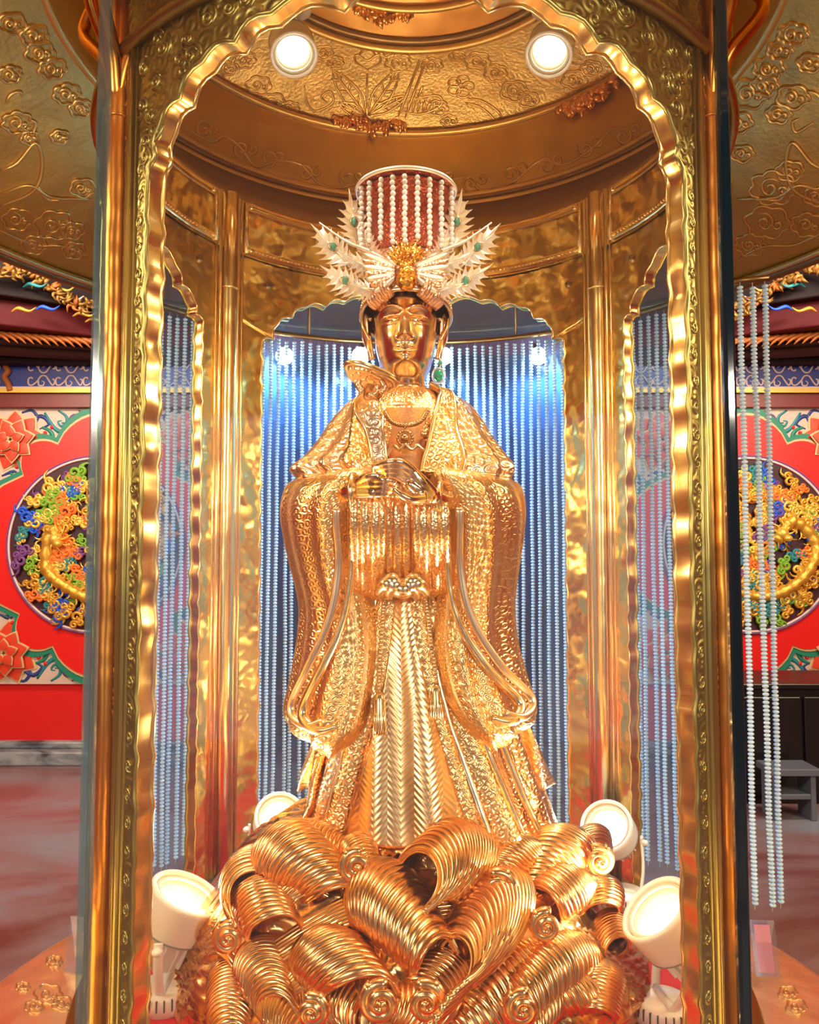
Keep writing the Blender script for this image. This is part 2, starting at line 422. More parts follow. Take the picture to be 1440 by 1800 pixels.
def painted_panel(cxp, label, dragon, seed):
    r = random.Random(seed)
    s = V(1000, 957, WY)[0] - V(999, 957, WY)[0]
    cx, _, cz = V(cxp, 957, WY)
    zt = V(720, 712, WY)[2]; zb = V(720, 1201, WY)[2]; hw = 245 * s
    R = root('painted_panel', label, 'wall panel', loc=(cx, WY - .01, zb))
    def loc(o): o.matrix_parent_inverse = Matrix.Translation((-cx, -(WY - .01), -zb)); return o
    loc(add('board', *box(cx - hw, cx + hw, WY - .035, WY - .001, zb, zt), CREAM, R, False))
    loc(add('green_border', *prism(lobed(cx, cz, s * 1.075), WY - .055, WY - .03), PGREEN, R, False))
    loc(add('gilt_line', *prism(lobed(cx, cz, s * 1.022), WY - .062, WY - .04), PGOLD, R, False))
    loc(add('red_field', *prism(lobed(cx, cz, s), WY - .07, WY - .05), PRED, R, False))
    # medallion
    mr = 147 * s; ym = WY - .07
    med = loc(add('medallion', *prism([(cx + mr * math.cos(a), cz + mr * math.sin(a)) for a in np.linspace(0, 2 * pi, 72, endpoint=False)], ym - .012, ym), MEDB, R, False))
    for nm, rr, th, mm in (('outer_ring', mr + 3 * s, .009, PWHITE), ('navy_ring', mr + 6.5 * s, .007, PPURP)):
        loc(add(nm, *tube([(cx + rr * math.cos(a), ym - .015, cz + rr * math.sin(a)) for a in np.linspace(0, 2 * pi, 80, endpoint=False)], th, 8, closed=True), mm, R))
    # gilt beast winding through clouds
    path = [(cx + x * s, ym - .045, cz + y * s) for x, y in dragon]
    P = smooth_path(path, 90); P[:, 1] += .02 * np.sin(np.linspace(0, 14, 90))
    rad = np.interp(np.linspace(0, 1, 90), [0, .08, .2, .5, .85, 1], [14, 16, 15, 13, 9, 2]) * s * .7
    rad = rad * (1 + .22 * np.sin(np.arange(90) * 2.2))
    loc(add('gilt_beast_body', *tube(P, rad, 12), CARVE, R))
    for k in range(6, 84, 2):
        t = P[k + 1] - P[k - 1]; t /= np.linalg.norm(t); nrm = np.array([-t[2], 0, t[0]])
        for sg in (-1, 1):
            a = P[k] + sg * nrm * rad[k] * .8; b = a + sg * nrm * (.035 + .03 * r.random()) + t * .03 * r.uniform(-1, 1) + np.array([0, -.015, 0])
            loc(add('mane_lock', *tube(smooth_path([a, (a + b) / 2 + t * .012, b], 6), np.linspace(.011, .002, 6), 5), CARVEY, R))
    hd = MB(); h = P[3]
    hd.put(*sphere(.05, 14, 10, .9, tuple(h + np.array([0, -.02, 0])))); hd.put(*sphere(.032, 12, 8, .8, tuple(h + np.array([.03, -.05, -.035]))))
    for k in range(9):
        a = k * .7; hd.put(*tube(smooth_path([h, h + np.array([.06 * math.cos(a), -.03, .06 * math.sin(a)]), h + np.array([.12 * math.cos(a + .3), -.02, .12 * math.sin(a + .3)])], 8), np.linspace(.013, .002, 8), 6))
    loc(hd.build('gilt_beast_head', CARVEY, R))
    inv = Matrix.Translation((-cx, -ym, -cz))
    pal = [PORA, CARVE, PLIME, PTEAL, PBLUE, CARVEY, CARVE, PORA, PPURP, CARVEY]
    n = 0
    for k in range(640):
        rr = mr * math.sqrt(r.random()) * .9; a = r.uniform(0, 2 * pi); x, z = rr * math.cos(a), rr * math.sin(a)
        dmin = np.min(np.hypot(P[:, 0] - cx - x, P[:, 2] - cz - z))
        if dmin < .035 and r.random() < .7: continue
        cm = pal[(n * 7 + int(a * 2)) % 10]
        q = curl(cm, med, Matrix.Translation((cx + x, ym - .012 - .01 * r.random(), cz + z)) @ Matrix.Rotation(r.uniform(0, 6.28), 4, 'Y') @ Matrix.Scale(r.uniform(1.1, 1.75), 4))
        n += 1
        if n > 200: break
    # corner flowers and scrolls
    for sx in (-1, 1):
        for sz in (-1, 1):
            lotus_center = (cx + sx * 150 * s - cx, -.03, cz + sz * (182 if sz > 0 else 186) * s - zb)
            lotus_flower(R, lotus_center, .25)
            for color, pts, w in (
                (PNAVY, [(-128, 216), (-106, 226), (-92, 212), (-108, 203)], 4.2), (PTEAL, [(-100, 232), (-82, 205), (-66, 198), (-58, 212), (-70, 214)], 4.5),
                (PPURP, [(-96, 170), (-80, 176), (-84, 190), (-95, 186)], 3.0), (PNAVY, [(-112, 158), (-98, 163), (-92, 172)], 3.0),
                (PPURP, [(-58, 206), (-52, 226), (-38, 230)], 2.6), (PGREEN, [(-136, 150), (-122, 148), (-116, 136), (-126, 132)], 5.0),
                (PLIME, [(-124, 150), (-112, 146), (-108, 158)], 3.6), (PNAVY, [(-172, 120), (-150, 128), (-142, 116)], 3.2),
                (PTEAL, [(-200, 130), (-176, 108), (-166, 96)], 4.6), (PPURP, [(-160, 112), (-148, 104), (-152, 96)], 2.6),
                (PNAVY, [(-140, 232), (-122, 236), (-112, 222), (-122, 212), (-130, 220), (-122, 224)], 3.4), (PTEAL, [(-76, 236), (-62, 226), (-60, 214), (-70, 208), (-76, 216), (-69, 218)], 3.6), (PGREEN, [(-104, 206), (-90, 200), (-84, 188), (-92, 180), (-98, 188)], 4.4), (PPURP, [(-40, 236), (-26, 228), (-30, 216), (-38, 220)], 2.8), (PNAVY, [(-196, 112), (-182, 104), (-184, 92), (-194, 94), (-191, 101)], 3.4), (PGREEN, [(-160, 128), (-150, 118), (-156, 108), (-164, 112)], 4.0), (PNAVY, [(-228, 236), (-206, 228), (-214, 214)], 4.0), (PTEAL, [(-238, 160), (-226, 176), (-236, 196)], 4.0)):
                p3 = smooth_path([(cx + sx * -x * s, WY - .036, cz + sz * z * s) for x, z in pts], 18)
                loc(add('painted_scroll', *tube(p3, np.interp(np.linspace(0, 1, 18), [0, .35, 1], [.5, 1, .25]) * w * s, 6, flat=((0, 1, 0), .35)), color, R))
            for x, z in ((-86, 206), (-52, 216), (-120, 190), (-146, 136), (-98, 196)):
                loc(add('painted_berry', *sphere(3.6 * s, 8, 5, 1, (cx + sx * -x * s, WY - .036, cz + sz * z * s)), PRED, R))
    return R
painted_panel(176, 'painted wall panel with carved phoenix roundel beside the case post, no strands over it', [(-58, -5), (-75, 25), (-80, -40), (-40, -75), (10, -95), (70, -85), (105, -40), (90, 20), (40, 60), (-10, 80), (40, 110)], 3)
painted_panel(1310, 'painted wall panel with carved dragon roundel, partly behind hanging bead strands', [(40, 5), (75, 40), (110, -5), (80, -60), (20, -90), (-50, -70), (-90, -20), (-80, 50), (-30, 90), (30, 105)], 11)

# painted blue lintels over the panels
LBLUE = mat('lintel_blue', (.012, .03, .30), .4, var=.2)
LGOLD = mat('lintel_gold', (.80, .48, .10), .4, .3)
LPINK = mat('lintel_pale_scroll', (.86, .62, .58), .45)
ORSC = mat('carved_orange', (.50, .13, .015), .5, bump=[('noise', 50, .6)])  # orange darkened to carry the shade of the eaves
def lintel(side, label):
    xa, xb = (-330, 425) if side < 0 else (1062, 1830)
    y0 = WY - .10
    A = V(xa, 637, y0)[0]; B = V(xb, 637, y0)[0]; zt = V(720, 636, y0)[2]; zb = V(720, 680, y0)[2]
    R = root('painted_lintel', label, 'lintel', loc=((A + B) / 2, y0, zb))
    def P(o): o.matrix_parent_inverse = Matrix.Translation((-(A + B) / 2, -y0, -zb)); return o
    h = zt - zb
    P(add('blue_board', *box(A, B, y0, WY, zb, zt), LBLUE, R, False))
    for z0, z1, m in ((zt, zt + .012, LPINK), (zb - .012, zb, LPINK), (zb - .045, zb - .012, LGOLD)):
        P(add('edge_strip', *box(A, B, y0 - .012, WY, z0, z1), m, R, False))
    P(bevel(add('red_rail', *box(A, B, y0 + .02, WY, zb - .15, zb - .045), DARKRED, R, False)))
    step = .205; n = int((B - A) / step)
    off = V(48 if side < 0 else 1340, 660, y0)[0]; k0 = math.ceil((A - off) / step)
    for k in range(k0, k0 + n):
        x0 = off + k * step
        if x0 < A + .03 or x0 + step > B: continue
        if side < 0 and V(-40, 660, y0)[0] < x0 < off - .01: continue
        mb = MB()
        for sz in (1, -1):
            zc = (zt + zb) / 2
            pts = [(.045, .028), (.03, .02), (.012, .03), (.014, .06), (.04, .066), (.075, .045), (.105, .012), (.14, .012), (.165, .04), (.19, .066), (.205, .055), (.205, .035), (.19, .03)]
            mb.put(*tube(smooth_path([(x0 + x, y0 - .004, zc + sz * z * h / .15) for x, z in pts], 40), .0065, 6))
            mb.put(*tube(smooth_path([(x0 + x, y0 - .004, zc + sz * z * h / .15) for x, z in ((.085, .04), (.09, .066), (.12, .068), (.13, .05), (.112, .04))], 14), np.linspace(.008, .003, 14), 6))
        P(mb.build('scroll_motif', LPINK, R))
    if side < 0:
        x = V(6, 660, y0)[0]; w = .10
        P(add('cloud_cartouche', *tube(smooth_path([(x + .05, y0 - .01, zt), (x + .02, y0 - .01, zt - .03), (x + .04, y0 - .01, (zt + zb) / 2 + .02), (x + .015, y0 - .01, (zt + zb) / 2 - .02), (x + .045, y0 - .01, zb + .02), (x + .06, y0 - .01, zb - .03)], 30), .022, 8), ORSC, R))
    return R
lintel(-1, 'blue painted lintel with pale scrolls, orange cloud at its end, above phoenix roundel panel')
lintel(1, 'blue painted lintel with pale scrolls behind hanging bead strands, above dragon roundel panel')

# carved timber eaves over the lintels, stepping back to the wall
def eaves(side, label):
    def mx(u): return u if side < 0 else 1456 - u
    R = root('carved_eaves', label, 'eaves', loc=(V(mx(80), 600, 3.6)[0], 3.6, 2.9))
    inv = Matrix.Translation((-R.location.x, -3.6, -2.9))
    def P(o): o.matrix_parent_inverse = inv; return o
    def beam(name, v0, v1, vt0, vt1, d0, d1, m, th=.2):
        # level beam from (u=-120) at depth d0 to (u=340) at depth d1
        a = V(mx(-120), v0, d0); b = V(mx(340), v1, d1); at = V(mx(-120), vt0, d0)[2]
        zb = a[2]; zt = at
        v = [(a[0], a[1], zb), (b[0], b[1], zb), (b[0], b[1] + th, zb), (a[0], a[1] + th, zb)]
        v += [(x, y, zt) for x, y, z in v]
        return P(bevel(add(name, v, [(0, 1, 2, 3), (4, 7, 6, 5), (0, 4, 5, 1), (1, 5, 6, 2), (2, 6, 7, 3), (3, 7, 4, 0)], m, R, False), .01))
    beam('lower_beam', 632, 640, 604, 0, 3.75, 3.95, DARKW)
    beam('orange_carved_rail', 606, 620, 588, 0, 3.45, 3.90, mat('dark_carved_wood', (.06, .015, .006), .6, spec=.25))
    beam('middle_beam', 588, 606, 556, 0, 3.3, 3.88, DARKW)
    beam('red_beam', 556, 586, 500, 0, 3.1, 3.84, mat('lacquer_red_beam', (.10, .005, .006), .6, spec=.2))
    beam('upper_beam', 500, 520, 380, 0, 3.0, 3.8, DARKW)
    DGILT = mat('shaded_gilt', (.36, .17, .03), .45, .4, [('noise', 60, .5)])  # gilt with the eaves' shade painted into its colour
    r = random.Random(5 + side)
    for k in range(15):        # orange scroll leaves along the rail
        t = k / 14; u = -20 + 200 * t; y = 3.42 + .27 * t + (.06 if side > 0 else .06)
        a = np.array(V(mx(u), 590 + 14 * t, 3.47 + .2 * t - .05)); sg = -1 if side < 0 else 1
        pts = [a, a + np.array([-sg * .05, -.02, .012]), a + np.array([-sg * .11, -.02, -.012]), a + np.array([-sg * .15, -.01, -.05])]
        P(add('scroll_leaf', *tube(smooth_path(pts, 10), np.linspace(.026, .004, 10), 6), ORSC, R))
    for k in range(26):        # gilt foliage on the upper beam
        t = k / 25; u = -20 + 190 * t; v = 478 + 52 * t + r.uniform(-6, 8) - 14 * math.sin(t * 5)
        a = np.array(V(mx(u), v, 3.1 + .35 * t - .04)); mb = MB()
        for q in range(4):
            an = r.uniform(0, 6.28); l = r.uniform(.03, .075)
            mb.put(*tube(smooth_path([a, a + np.array([l * .5 * math.cos(an), -.03, l * .5 * math.sin(an)]), a + np.array([l * math.cos(an + .6), -.015, l * math.sin(an + .6)])], 6), np.linspace(.018, .003, 6), 6))
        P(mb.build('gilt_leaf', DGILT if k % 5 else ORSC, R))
    for k, (u, v, cm) in enumerate(((40, 505, PTEAL), (62, 545, PBLUE), (105, 528, LPINK), (128, 556, CARVEY), (150, 566, CARVEY), (20, 548, CARVE), (88, 512, CARVEY), (140, 540, LPINK))):
        a = np.array(V(mx(u), v, 3.2 + .3 * (u / 160) - .06)); sg = 1 if side < 0 else -1
        pts = [a, a + np.array([sg * .05, -.01, .02]), a + np.array([sg * .12, -.01, .0]), a + np.array([sg * .16, 0, .03])]
        P(add('painted_flourish', *tube(smooth_path(pts, 12), np.interp(np.linspace(0, 1, 12), [0, .4, 1], [.004, .014, .003]), 6), cm, R))
    return R
eaves(-1, 'dark carved timber eaves with gilt leaves and orange scrolls above the phoenix panel')
eaves(1, 'dark carved timber eaves with gilt leaves and blue flourishes above the dragon panel')

# dark cabinet in front of the wall
cb = V(1275, 1480, 3.0); ct = V(1275, 1212, 3.0)
CABM = mat('black_lacquer', (.012, .008, .008), .3)
xk = cb[0]
R = root('dark_cabinet', 'black lacquered cabinet standing on the floor before the red wall', 'cabinet', loc=(xk + .5, 3.25, 0))
inv = Matrix.Translation((-R.location.x, -3.25, 0))
for nm, b, m in (('body', (xk, xk + 1.0, 3.05, 3.55, .06, ct[2]), CABM), ('door', (xk + .03, xk + .49, 3.03, 3.05, .12, ct[2] - .05), CABM), ('door', (xk + .51, xk + .97, 3.03, 3.05, .12, ct[2] - .05), CABM),
                 ('plinth', (xk + .02, xk + .98, 3.08, 3.52, 0, .06), CABM), ('top', (xk - .02, xk + 1.02, 3.02, 3.57, ct[2], ct[2] + .03), CABM)):
    o = bevel(add(nm, *box(*b), m, R, False), .006); o.matrix_parent_inverse = inv
tv = V(1385, 1350, 2.85); 
R = root('grey_tray_stool', 'low grey slab stool on the floor before the black cabinet', 'stool', loc=(tv[0], 2.85, 0))
GREYP = mat('grey_paint', (.14, .14, .16), .4)
for nm, b in (('top', (-.14, .14, -.10, .10, tv[2] - .02, tv[2] + .02)), ('leg', (-.12, -.09, -.08, .08, 0, tv[2] - .02)), ('leg', (.09, .12, -.08, .08, 0, tv[2] - .02)), ('shelf', (-.09, .09, -.08, .08, .12, .15))):
    bevel(add(nm, *box(*b), GREYP, R, False), .005)

# ------------------------------------------------------------------ the gold pavilion (display case)
PAV = root('display_pavilion', 'round gilded pavilion case with scalloped arches and embossed canopy around the statue', 'display case', loc=(0, 0, 0))
RI, RO = .602, .63
ZB, ZBAND, ZTOP = Z(-.80), Z(.805), Z(.955)
CAN = [(1.25, Z(.845)), (1.0, Z(.94)), (.745, Z(1.11))]
FRI = [(.745, Z(1.125)), (.735, Z(1.15)), (.70, Z(1.315))]
DOM = [(.70, Z(1.33)), (.59, Z(1.40)), (.466, Z(1.435))]
D2R = pi / 180
ARCH_WIDE = [(40.4, -.80), (40.4, .565), (38.6, .60), (37.6, .645), (33.5, .672), (29.5, .712), (24, .722), (18.5, .748), (9.5, .752), (0, .772)]
ARCH_SIDE = [(30, -.80), (30, .595), (27.5, .603), (26.8, .638), (22.5, .66), (20, .70), (13.5, .722), (7, .738), (0, .755)]
def arch_outline(half, seed):
    r = random.Random(seed); pts = []
    def wob(z): return .22 * math.sin(z * 95 + seed) + .16 * math.sin(z * 167 + 2 * seed)
    zs = np.arange(half[0][1], half[1][1], .018)
    left = [(half[0][0] + wob(z), z, 0) for z in zs]
    for (a0, z0), (a1, z1) in zip(half[1:-1], half[2:]):
        L = math.hypot((a1 - a0) * D2R * .6, z1 - z0); n = max(4, int(L / .014))
        for k in range(n):
            t = k / n; b = math.sin(pi * t) * .20 * L
            dx, dz = (a1 - a0) * D2R * .6 / L, (z1 - z0) / L
            nx, nz = -dz, dx
            if nx * (a0 + a1) + nz * 6 < 0: nx, nz = -nx, -nz
            left.append((a0 + (a1 - a0) * t + b * nx / .6 / D2R, z0 + (z1 - z0) * t + b * nz, 1))
    left.append((half[-1][0], half[-1][1], 1))
    full = [(-a, z, k) for a, z, k in left] + [(a, z, k) for a, z, k in reversed(left[:-1])]
    return full
def bay(name, center, half_w, half, seed, mi, mo, rel_mat):
    out = arch_outline(half, seed); zsp = half[1][1]
    B = bpy.data.objects.new(name, None)
    COL.objects.link(B); B.parent = PAV; B.empty_display_size = .05
    def outer(a, z, k):
        if not k: return (math.copysign(half_w, a), z)
        cz = zsp - .12; dz = z - cz; ts = []
        if dz > 0: ts.append((.805 - cz) / dz)
        if abs(a) > 1e-6: ts.append(half_w / abs(a))
        t = min(ts); return (a * t, cz + dz * t)
    M = 7
    for nm, R, m in (('inner_plate', RI, mi), ('outer_plate', RO, mo)):
        v = []; uv = []
        for (a, z, k) in out:
            oa, oz = outer(a, z, k)
            for j in range(M):
                t = j / (M - 1); th = (a + (oa - a) * t + center) * D2R; zz = z + (oz - z) * t
                v.append(cyl(th, Z(zz), R)); uv.append((th * .62, zz))
        n = len(out); f = [(i * M + j, (i + 1) * M + j, (i + 1) * M + j + 1, i * M + j + 1) for i in range(n - 1) for j in range(M - 1)]
        add(nm, v, f, m, B, True, uv)
    r = random.Random(seed * 13); K = 5; v = []
    for i, (a, z, k) in enumerate(out):
        ja = .55 * noise.noise(Vector((i * .33, seed, 0))); jz = .004 * noise.noise(Vector((i * .33, seed, 9)))
        for j in range(K):
            t = j / (K - 1); w = math.sin(pi * t)
            R = RO + (RI - RO) * t
            v.append(cyl((a + ja * (.5 + w) + (.8 if a > 0 else -.8) * 0 * w + center) * D2R, Z(z + jz * (.5 + w)), R))
    n = len(out); f = [(i * K + j, (i + 1) * K + j, (i + 1) * K + j + 1, i * K + j + 1) for i in range(n - 1) for j in range(K - 1)]
    add('wavy_edge', v, f, FLANGE, B)
    for R, rad in ((RI, .0032), (RO, .0042)):
        add('edge_bead', *tube([v[i * K + (K - 1 if R == RI else 0)] for i in range(n)], rad, 6), FLANGE if R == RI else OLIVEP, B)
    return B, out
FB, FOUT = bay('front_arch', 0, 50, ARCH_WIDE, 2, GOLD, OLIVE, OLIVEP)
BB, BOUT = bay('back_arch', 180, 54, [(43.3, -.8), (43.3, .588)] + [(a * 1.03, z - .004) for a, z in ARCH_WIDE[2:]], 5, GOLD, OLIVE, OLIVEP)
SL, _ = bay('side_arch', -88, 38, ARCH_SIDE, 3, GOLD, OLIVE, OLIVEP)
SR, _ = bay('side_arch', 88, 38, ARCH_SIDE, 4, GOLD, OLIVE, OLIVEP)
# scroll relief on the front arch face
def relief_cyl(name, polys, R, rad, m, parent):
    mb = MB()
    for P in polys: mb.put(*tube([cyl(a * D2R, Z(z), R) for a, z in P], np.interp(np.linspace(0, 1, len(P)), [0, .3, 1], [.45, 1, .5]) * rad, 6))
    return mb.build(name, m, parent)
r = random.Random(4); K = 1 / (.63 * D2R)
for sg in (-1, 1):
    spots = []
    for k in range(150):
        a = r.uniform(3, 50); z = r.uniform(.60, .79)
        lim = np.interp(a, [0, 18, 24, 29, 33, 37, 40.4], [.785, .762, .738, .728, .69, .66, .58])
        if z < lim + .012 or z > .79 or a > 44 + (z - .6) * 30: continue
        if any(math.hypot((a - x) / K, z - y) < .024 for x, y in spots): continue
        spots.append((a, z))
    for a, z in spots:
        d = r.choice((-1, 1)); s = r.uniform(.7, 1.1)
        sp = [(sg * (a + x * K), z + y) for x, y in spiral(0, 0, .013 * s, .002, r.uniform(0, 6.28), d * 1.5, 22)]
        tail = [(sg * (a + x * K), z + y) for x, y in spiral(0, 0, .022 * s, .015 * s, r.uniform(0, 6.28), d * .35, 10)]
        relief_cyl('scroll_relief', [sp, tail], RO, .0035, OLIVEP, FB)
    for k in range(34):
        z = -.76 + k * .041
        polys = [[(sg * (42.2 + x * K), z + y) for x, y in spiral(0, 0, .010, .002, r.uniform(0, 6.28), r.choice((-1, 1)) * 1.3, 16)]]
        relief_cyl('jamb_relief', polys, RO, .0026, OLIVEP, FB)
    # ridge along the inner border and vertical mouldings beside the post
    for a, rad in ((43.4, .0040), (44.5, .0080), (45.8, .0045), (46.6, .003)):
        add('jamb_moulding', *tube([cyl(sg * a * D2R, z, RO) for z in (ZB, Z(0), ZBAND)], rad, 10), OLIVEP, FB)
# posts
def post(a, R, r0, m, inner):
    P = add('post', *tube([cyl(a * D2R, z, R) for z in (ZB, Z(-.2), Z(.4), Z(.8), ZTOP if inner else Z(1.12))], r0, 20), m, PAV)
    c = cyl(a * D2R, 0, R)
    for z in (Z(.70), ):
        add('ring', *tube([(c[0] + (r0 + .001) * math.cos(t), c[1] + (r0 + .001) * math.sin(t), z) for t in np.linspace(0, 2 * pi, 24, endpoint=False)], .0022, 6, closed=True), m, P)
    if inner:
        for da, rr in ((-2.9, .007), (2.9, .007), (-4.2, .004), (4.2, .004)):
            add('flute', *tube([cyl((a + da) * D2R, z, RI - .002) for z in (ZB, ZTOP)], rr, 10), m, P)
    return P
for sg in (-1, 1):
    post(sg * 48.6, .636, .0175, ORANGEREFL, False)
    post(sg * 126, RI - .004, .0215, GOLDTRIM, True)
    # forked bracket that carries the canopy
    mb = MB(); b = np.array(cyl(sg * 48.6 * D2R, Z(.73), .64))
    for k, (dx, dy) in enumerate(((.06, -.02), (-.06, .03), (.0, -.07), (.03, .05), (-.02, -.05))):
        mb.put(*tube(smooth_path([b, b + np.array([dx * .35, dy * .35, .07]), b + np.array([dx * 1.2, dy * 1.2, .14]), b + np.array([dx * .7, dy * .7, .22]), b + np.array([dx * 1.6, dy * 1.6, .37])], 24), np.linspace(.014, .007, 24), 8))
    add('post_bracket', mb.v, mb.f, ORANGEREFL, PAV)
# gallery band over the arches
bandi = add('gallery_band', *[q for q in lathe([(RI - .004, ZBAND), (RI - .004, ZTOP)], 96)[:2]], GOLD, PAV, uvs=lathe([(RI - .004, ZBAND), (RI - .004, ZTOP)], 96)[2])
add('gallery_band_outside', *[q for q in lathe([(RO + .004, ZBAND), (RO + .004, ZTOP)], 96)[:2]], OLIVE, PAV, uvs=lathe([(RO + .004, ZBAND), (RO + .004, ZTOP)], 96)[2])
add('band_rail', *tube([cyl(t, ZBAND, RO + .008) for t in np.linspace(0, 2 * pi, 96, endpoint=False)], .011, 8, closed=True), OLIVEP, PAV)
add('band_rail', *tube([cyl(t, ZTOP, RO + .002) for t in np.linspace(0, 2 * pi, 96, endpoint=False)], .010, 8, closed=True), OLIVEP, PAV)
riv = sphere(.006, 8, 6)
for a0, a1 in ((131, 229), (59, 121), (-121, -59)):
    for z0, z1 in ((.812, .832), (.930, .950)):
        v, f, uv = grid(lambda a, b: cyl((a0 + (a1 - a0) * a) * D2R, Z(z0 + (z1 - z0) * b), RI - .008 - .004 * math.sin(pi * b)), 50, 4)
        add('riveted_strip', v, f, GOLDTRIM, bandi)
    for ae in (a0, a1):
        add('end_strip', *tube([cyl(ae * D2R, Z(.812), RI - .007), cyl(ae * D2R, Z(.95), RI - .007)], .006, 8), GOLDTRIM, bandi)
    n = int((a1 - a0) / 1.1)
    for z in (.822,):
        mb = MB()
        for k in range(n):
            c = cyl((a0 + (a1 - a0) * (k + .5) / n) * D2R, Z(z), RI - .013); mb.put(*[[tuple(.45 * q + w for q, w in zip(p, c)) for p in riv[0]], riv[1]])
        mb.build('stud_row', GOLDTRIM, bandi)
    for ae in (a0 + 1.2, a1 - 1.2):
        for z in (.822, .94):
            c = cyl(ae * D2R, Z(z), RI - .012); o = add('rivet', *riv, GOLDTRIM, bandi); o.location = c
for u, v in ((350, 455), (470, 503), (1112, 455), (1000, 500), (250, 470)):
    p = onrev(u, v, [(RI, Z(.5)), (RI, Z(.8))])
    if p: o = add('bolt', *sphere(.0105, 12, 8), BRONZED, PAV); o.location = p
add('soffit', *lathe([(RI - .004, ZTOP), (.60, Z(.962)), (.68, Z(1.03)), (.745, Z(1.108))], 96)[:2], mat('soffit_bronze', (.42, .25, .07), .5, 1, [('hammer', 8, .2)]), PAV)
# canopy
canopy = add('canopy', *lathe(CAN, 120)[:2], BRONZE, PAV, uvs=lathe(CAN, 120)[2])
frieze = add('canopy_frieze', *lathe([(.745, Z(1.11)), (.765, Z(1.112)), (.765, Z(1.118))] + FRI + [(.70, Z(1.32))], 120)[:2], mat('bronze_frieze', (.70, .42, .10), .40, 1, [('hammer', 8, .25)], var=.2), PAV)
dome = add('canopy_dome', *lathe(DOM, 120)[:2], mat('bronze_dome', (.90, .58, .18), .42, 1, [('noise', 120, .6), ('hammer', 8, .3)], var=.15), PAV)
drum = add('canopy_drum', *lathe([(.466, Z(1.435)), (.46, Z(1.45)), (.44, Z(1.455)), (.43, Z(1.50)), (.40, Z(1.505)), (.36, Z(1.60)), (.30, Z(1.62)), (.001, Z(1.66))], 96)[:2], mat('bronze_drum', (.60, .32, .08), .38, 1, [('hammer', 8, .25)]), PAV)
for R, z, rad, par, m in ((1.25, .842, .016, canopy, BRONZED), (1.225, .846, .010, canopy, BRONZEL), (.752, 1.112, .014, frieze, BRONZEL), (.728, 1.128, .009, frieze, BRONZEL), (.742, 1.14, .006, frieze, BRONZED),
                          (.705, 1.322, .014, dome, BRONZED), (.692, 1.318, .009, dome, BRONZEL), (.468, 1.432, .012, drum, BRONZEL), (.45, 1.446, .010, drum, BRONZED), (.40, 1.50, .010, drum, BRONZEL)):
    add('moulding_ring', *tube([cyl(t, Z(z), R) for t in np.linspace(0, 2 * pi, 120, endpoint=False)], rad, 8, closed=True), m, par)
# canopy top cover so no light leaks through from above
add('canopy_roof', *lathe([(1.26, Z(.84)), (1.27, Z(.90)), (1.0, Z(1.02)), (.8, Z(1.25)), (.74, Z(1.5)), (.5, Z(1.7)), (.001, Z(1.8))], 96)[:2], BRONZED, PAV)
def relief_px(name, polys, prof, rad, m, parent, n=None):
    mb = MB(); lw = 1
    for P in polys:
        Q = [onrev(u, v, prof) for u, v in P]; Q = [q for q in Q if q]
        if len(Q) < 4: continue
        mb.put(*tube(Q, np.interp(np.linspace(0, 1, len(Q)), [0, .15, .85, 1], [.4, 1, 1, .4]) * rad, 6))
    return mb.build(name, m, parent) if mb.v else None
def sp2(pts, n=24): return [tuple(p) for p in smooth_path(pts, n)]
def cloud_px(cx, cy, s, rr, ax=1.0, ay=1.0):
    polys = []; n = rr.randint(5, 7); out = []
    for k in range(n * 8 + 1):
        a = 2 * pi * k / (n * 8) + .4; q = s * (.86 + .22 * abs(math.sin(n * a / 2 + 1)))
        out.append((cx + q * math.cos(a) * ax, cy + q * math.sin(a) * ay * .72))
    polys.append(out)
    d = rr.choice((-1, 1))
    polys.append([(cx + (x - cx) * ax, cy + (y - cy) * ay) for x, y in spiral(cx - .15 * s, cy, .46 * s, .05 * s, rr.uniform(0, 6), d * 1.6, 26)])
    polys.append([(cx + (x - cx) * ax, cy + (y - cy) * ay) for x, y in spiral(cx + .45 * s, cy + .12 * s, .24 * s, .04 * s, rr.uniform(0, 6), -d * 1.3, 18)])
    return polys
rr = random.Random(3)
for k, (u, v, s) in enumerate(((70, 92, 26), (92, 120, 24), (60, 62, 24), (118, 165, 24), (142, 190, 20), (30, 215, 26), (52, 242, 16), (105, 240, 16), (18, 130, 20), (95, 395, 34), (128, 405, 20), (30, 385, 26), (60, 430, 22), (130, 440, 20), (145, 330, 22), (20, 40, 24),
                               (1395, 60, 26), (1372, 88, 22), (1352, 120, 26), (1318, 165, 34), (1345, 150, 24), (1395, 170, 28), (1370, 200, 22), (1300, 215, 24), (1306, 270, 20), (1360, 330, 40), (1390, 300, 24), (1350, 390, 38), (1320, 430, 26), (1420, 395, 28), (1436, 345, 22), (1425, 110, 22))):
    relief_px('cloud_relief', cloud_px(u, v, s, rr), CAN, .0048, BRONZEL, canopy)
for sg, X in ((-1, lambda u: u), (1, lambda u: 1456 - u)):
    for q_ in [sp2([(X(0), 300), (X(30), 285), (X(62), 250), (X(74), 290), (X(58), 335), (X(0), 362)], 40), sp2([(X(2), 340), (X(50), 325), (X(88), 345), (X(150), 352)], 30), sp2([(X(66), 325), (X(84), 350), (X(120), 348), (X(160), 350)], 20)]: relief_px('swirl_relief', [q_], CAN, .0055, BRONZEL, canopy)
    for q_ in [sp2([(X(10), 180), (X(18), 165), (X(35), 160), (X(38), 170)], 14), sp2([(X(25), 215), (X(55), 232), (X(62), 215), (X(50), 208)], 18), sp2([(X(0), 405), (X(60), 430), (X(110), 432), (X(155), 452)], 24)]: relief_px('swirl_relief', [q_], CAN, .0045, BRONZEL, canopy)
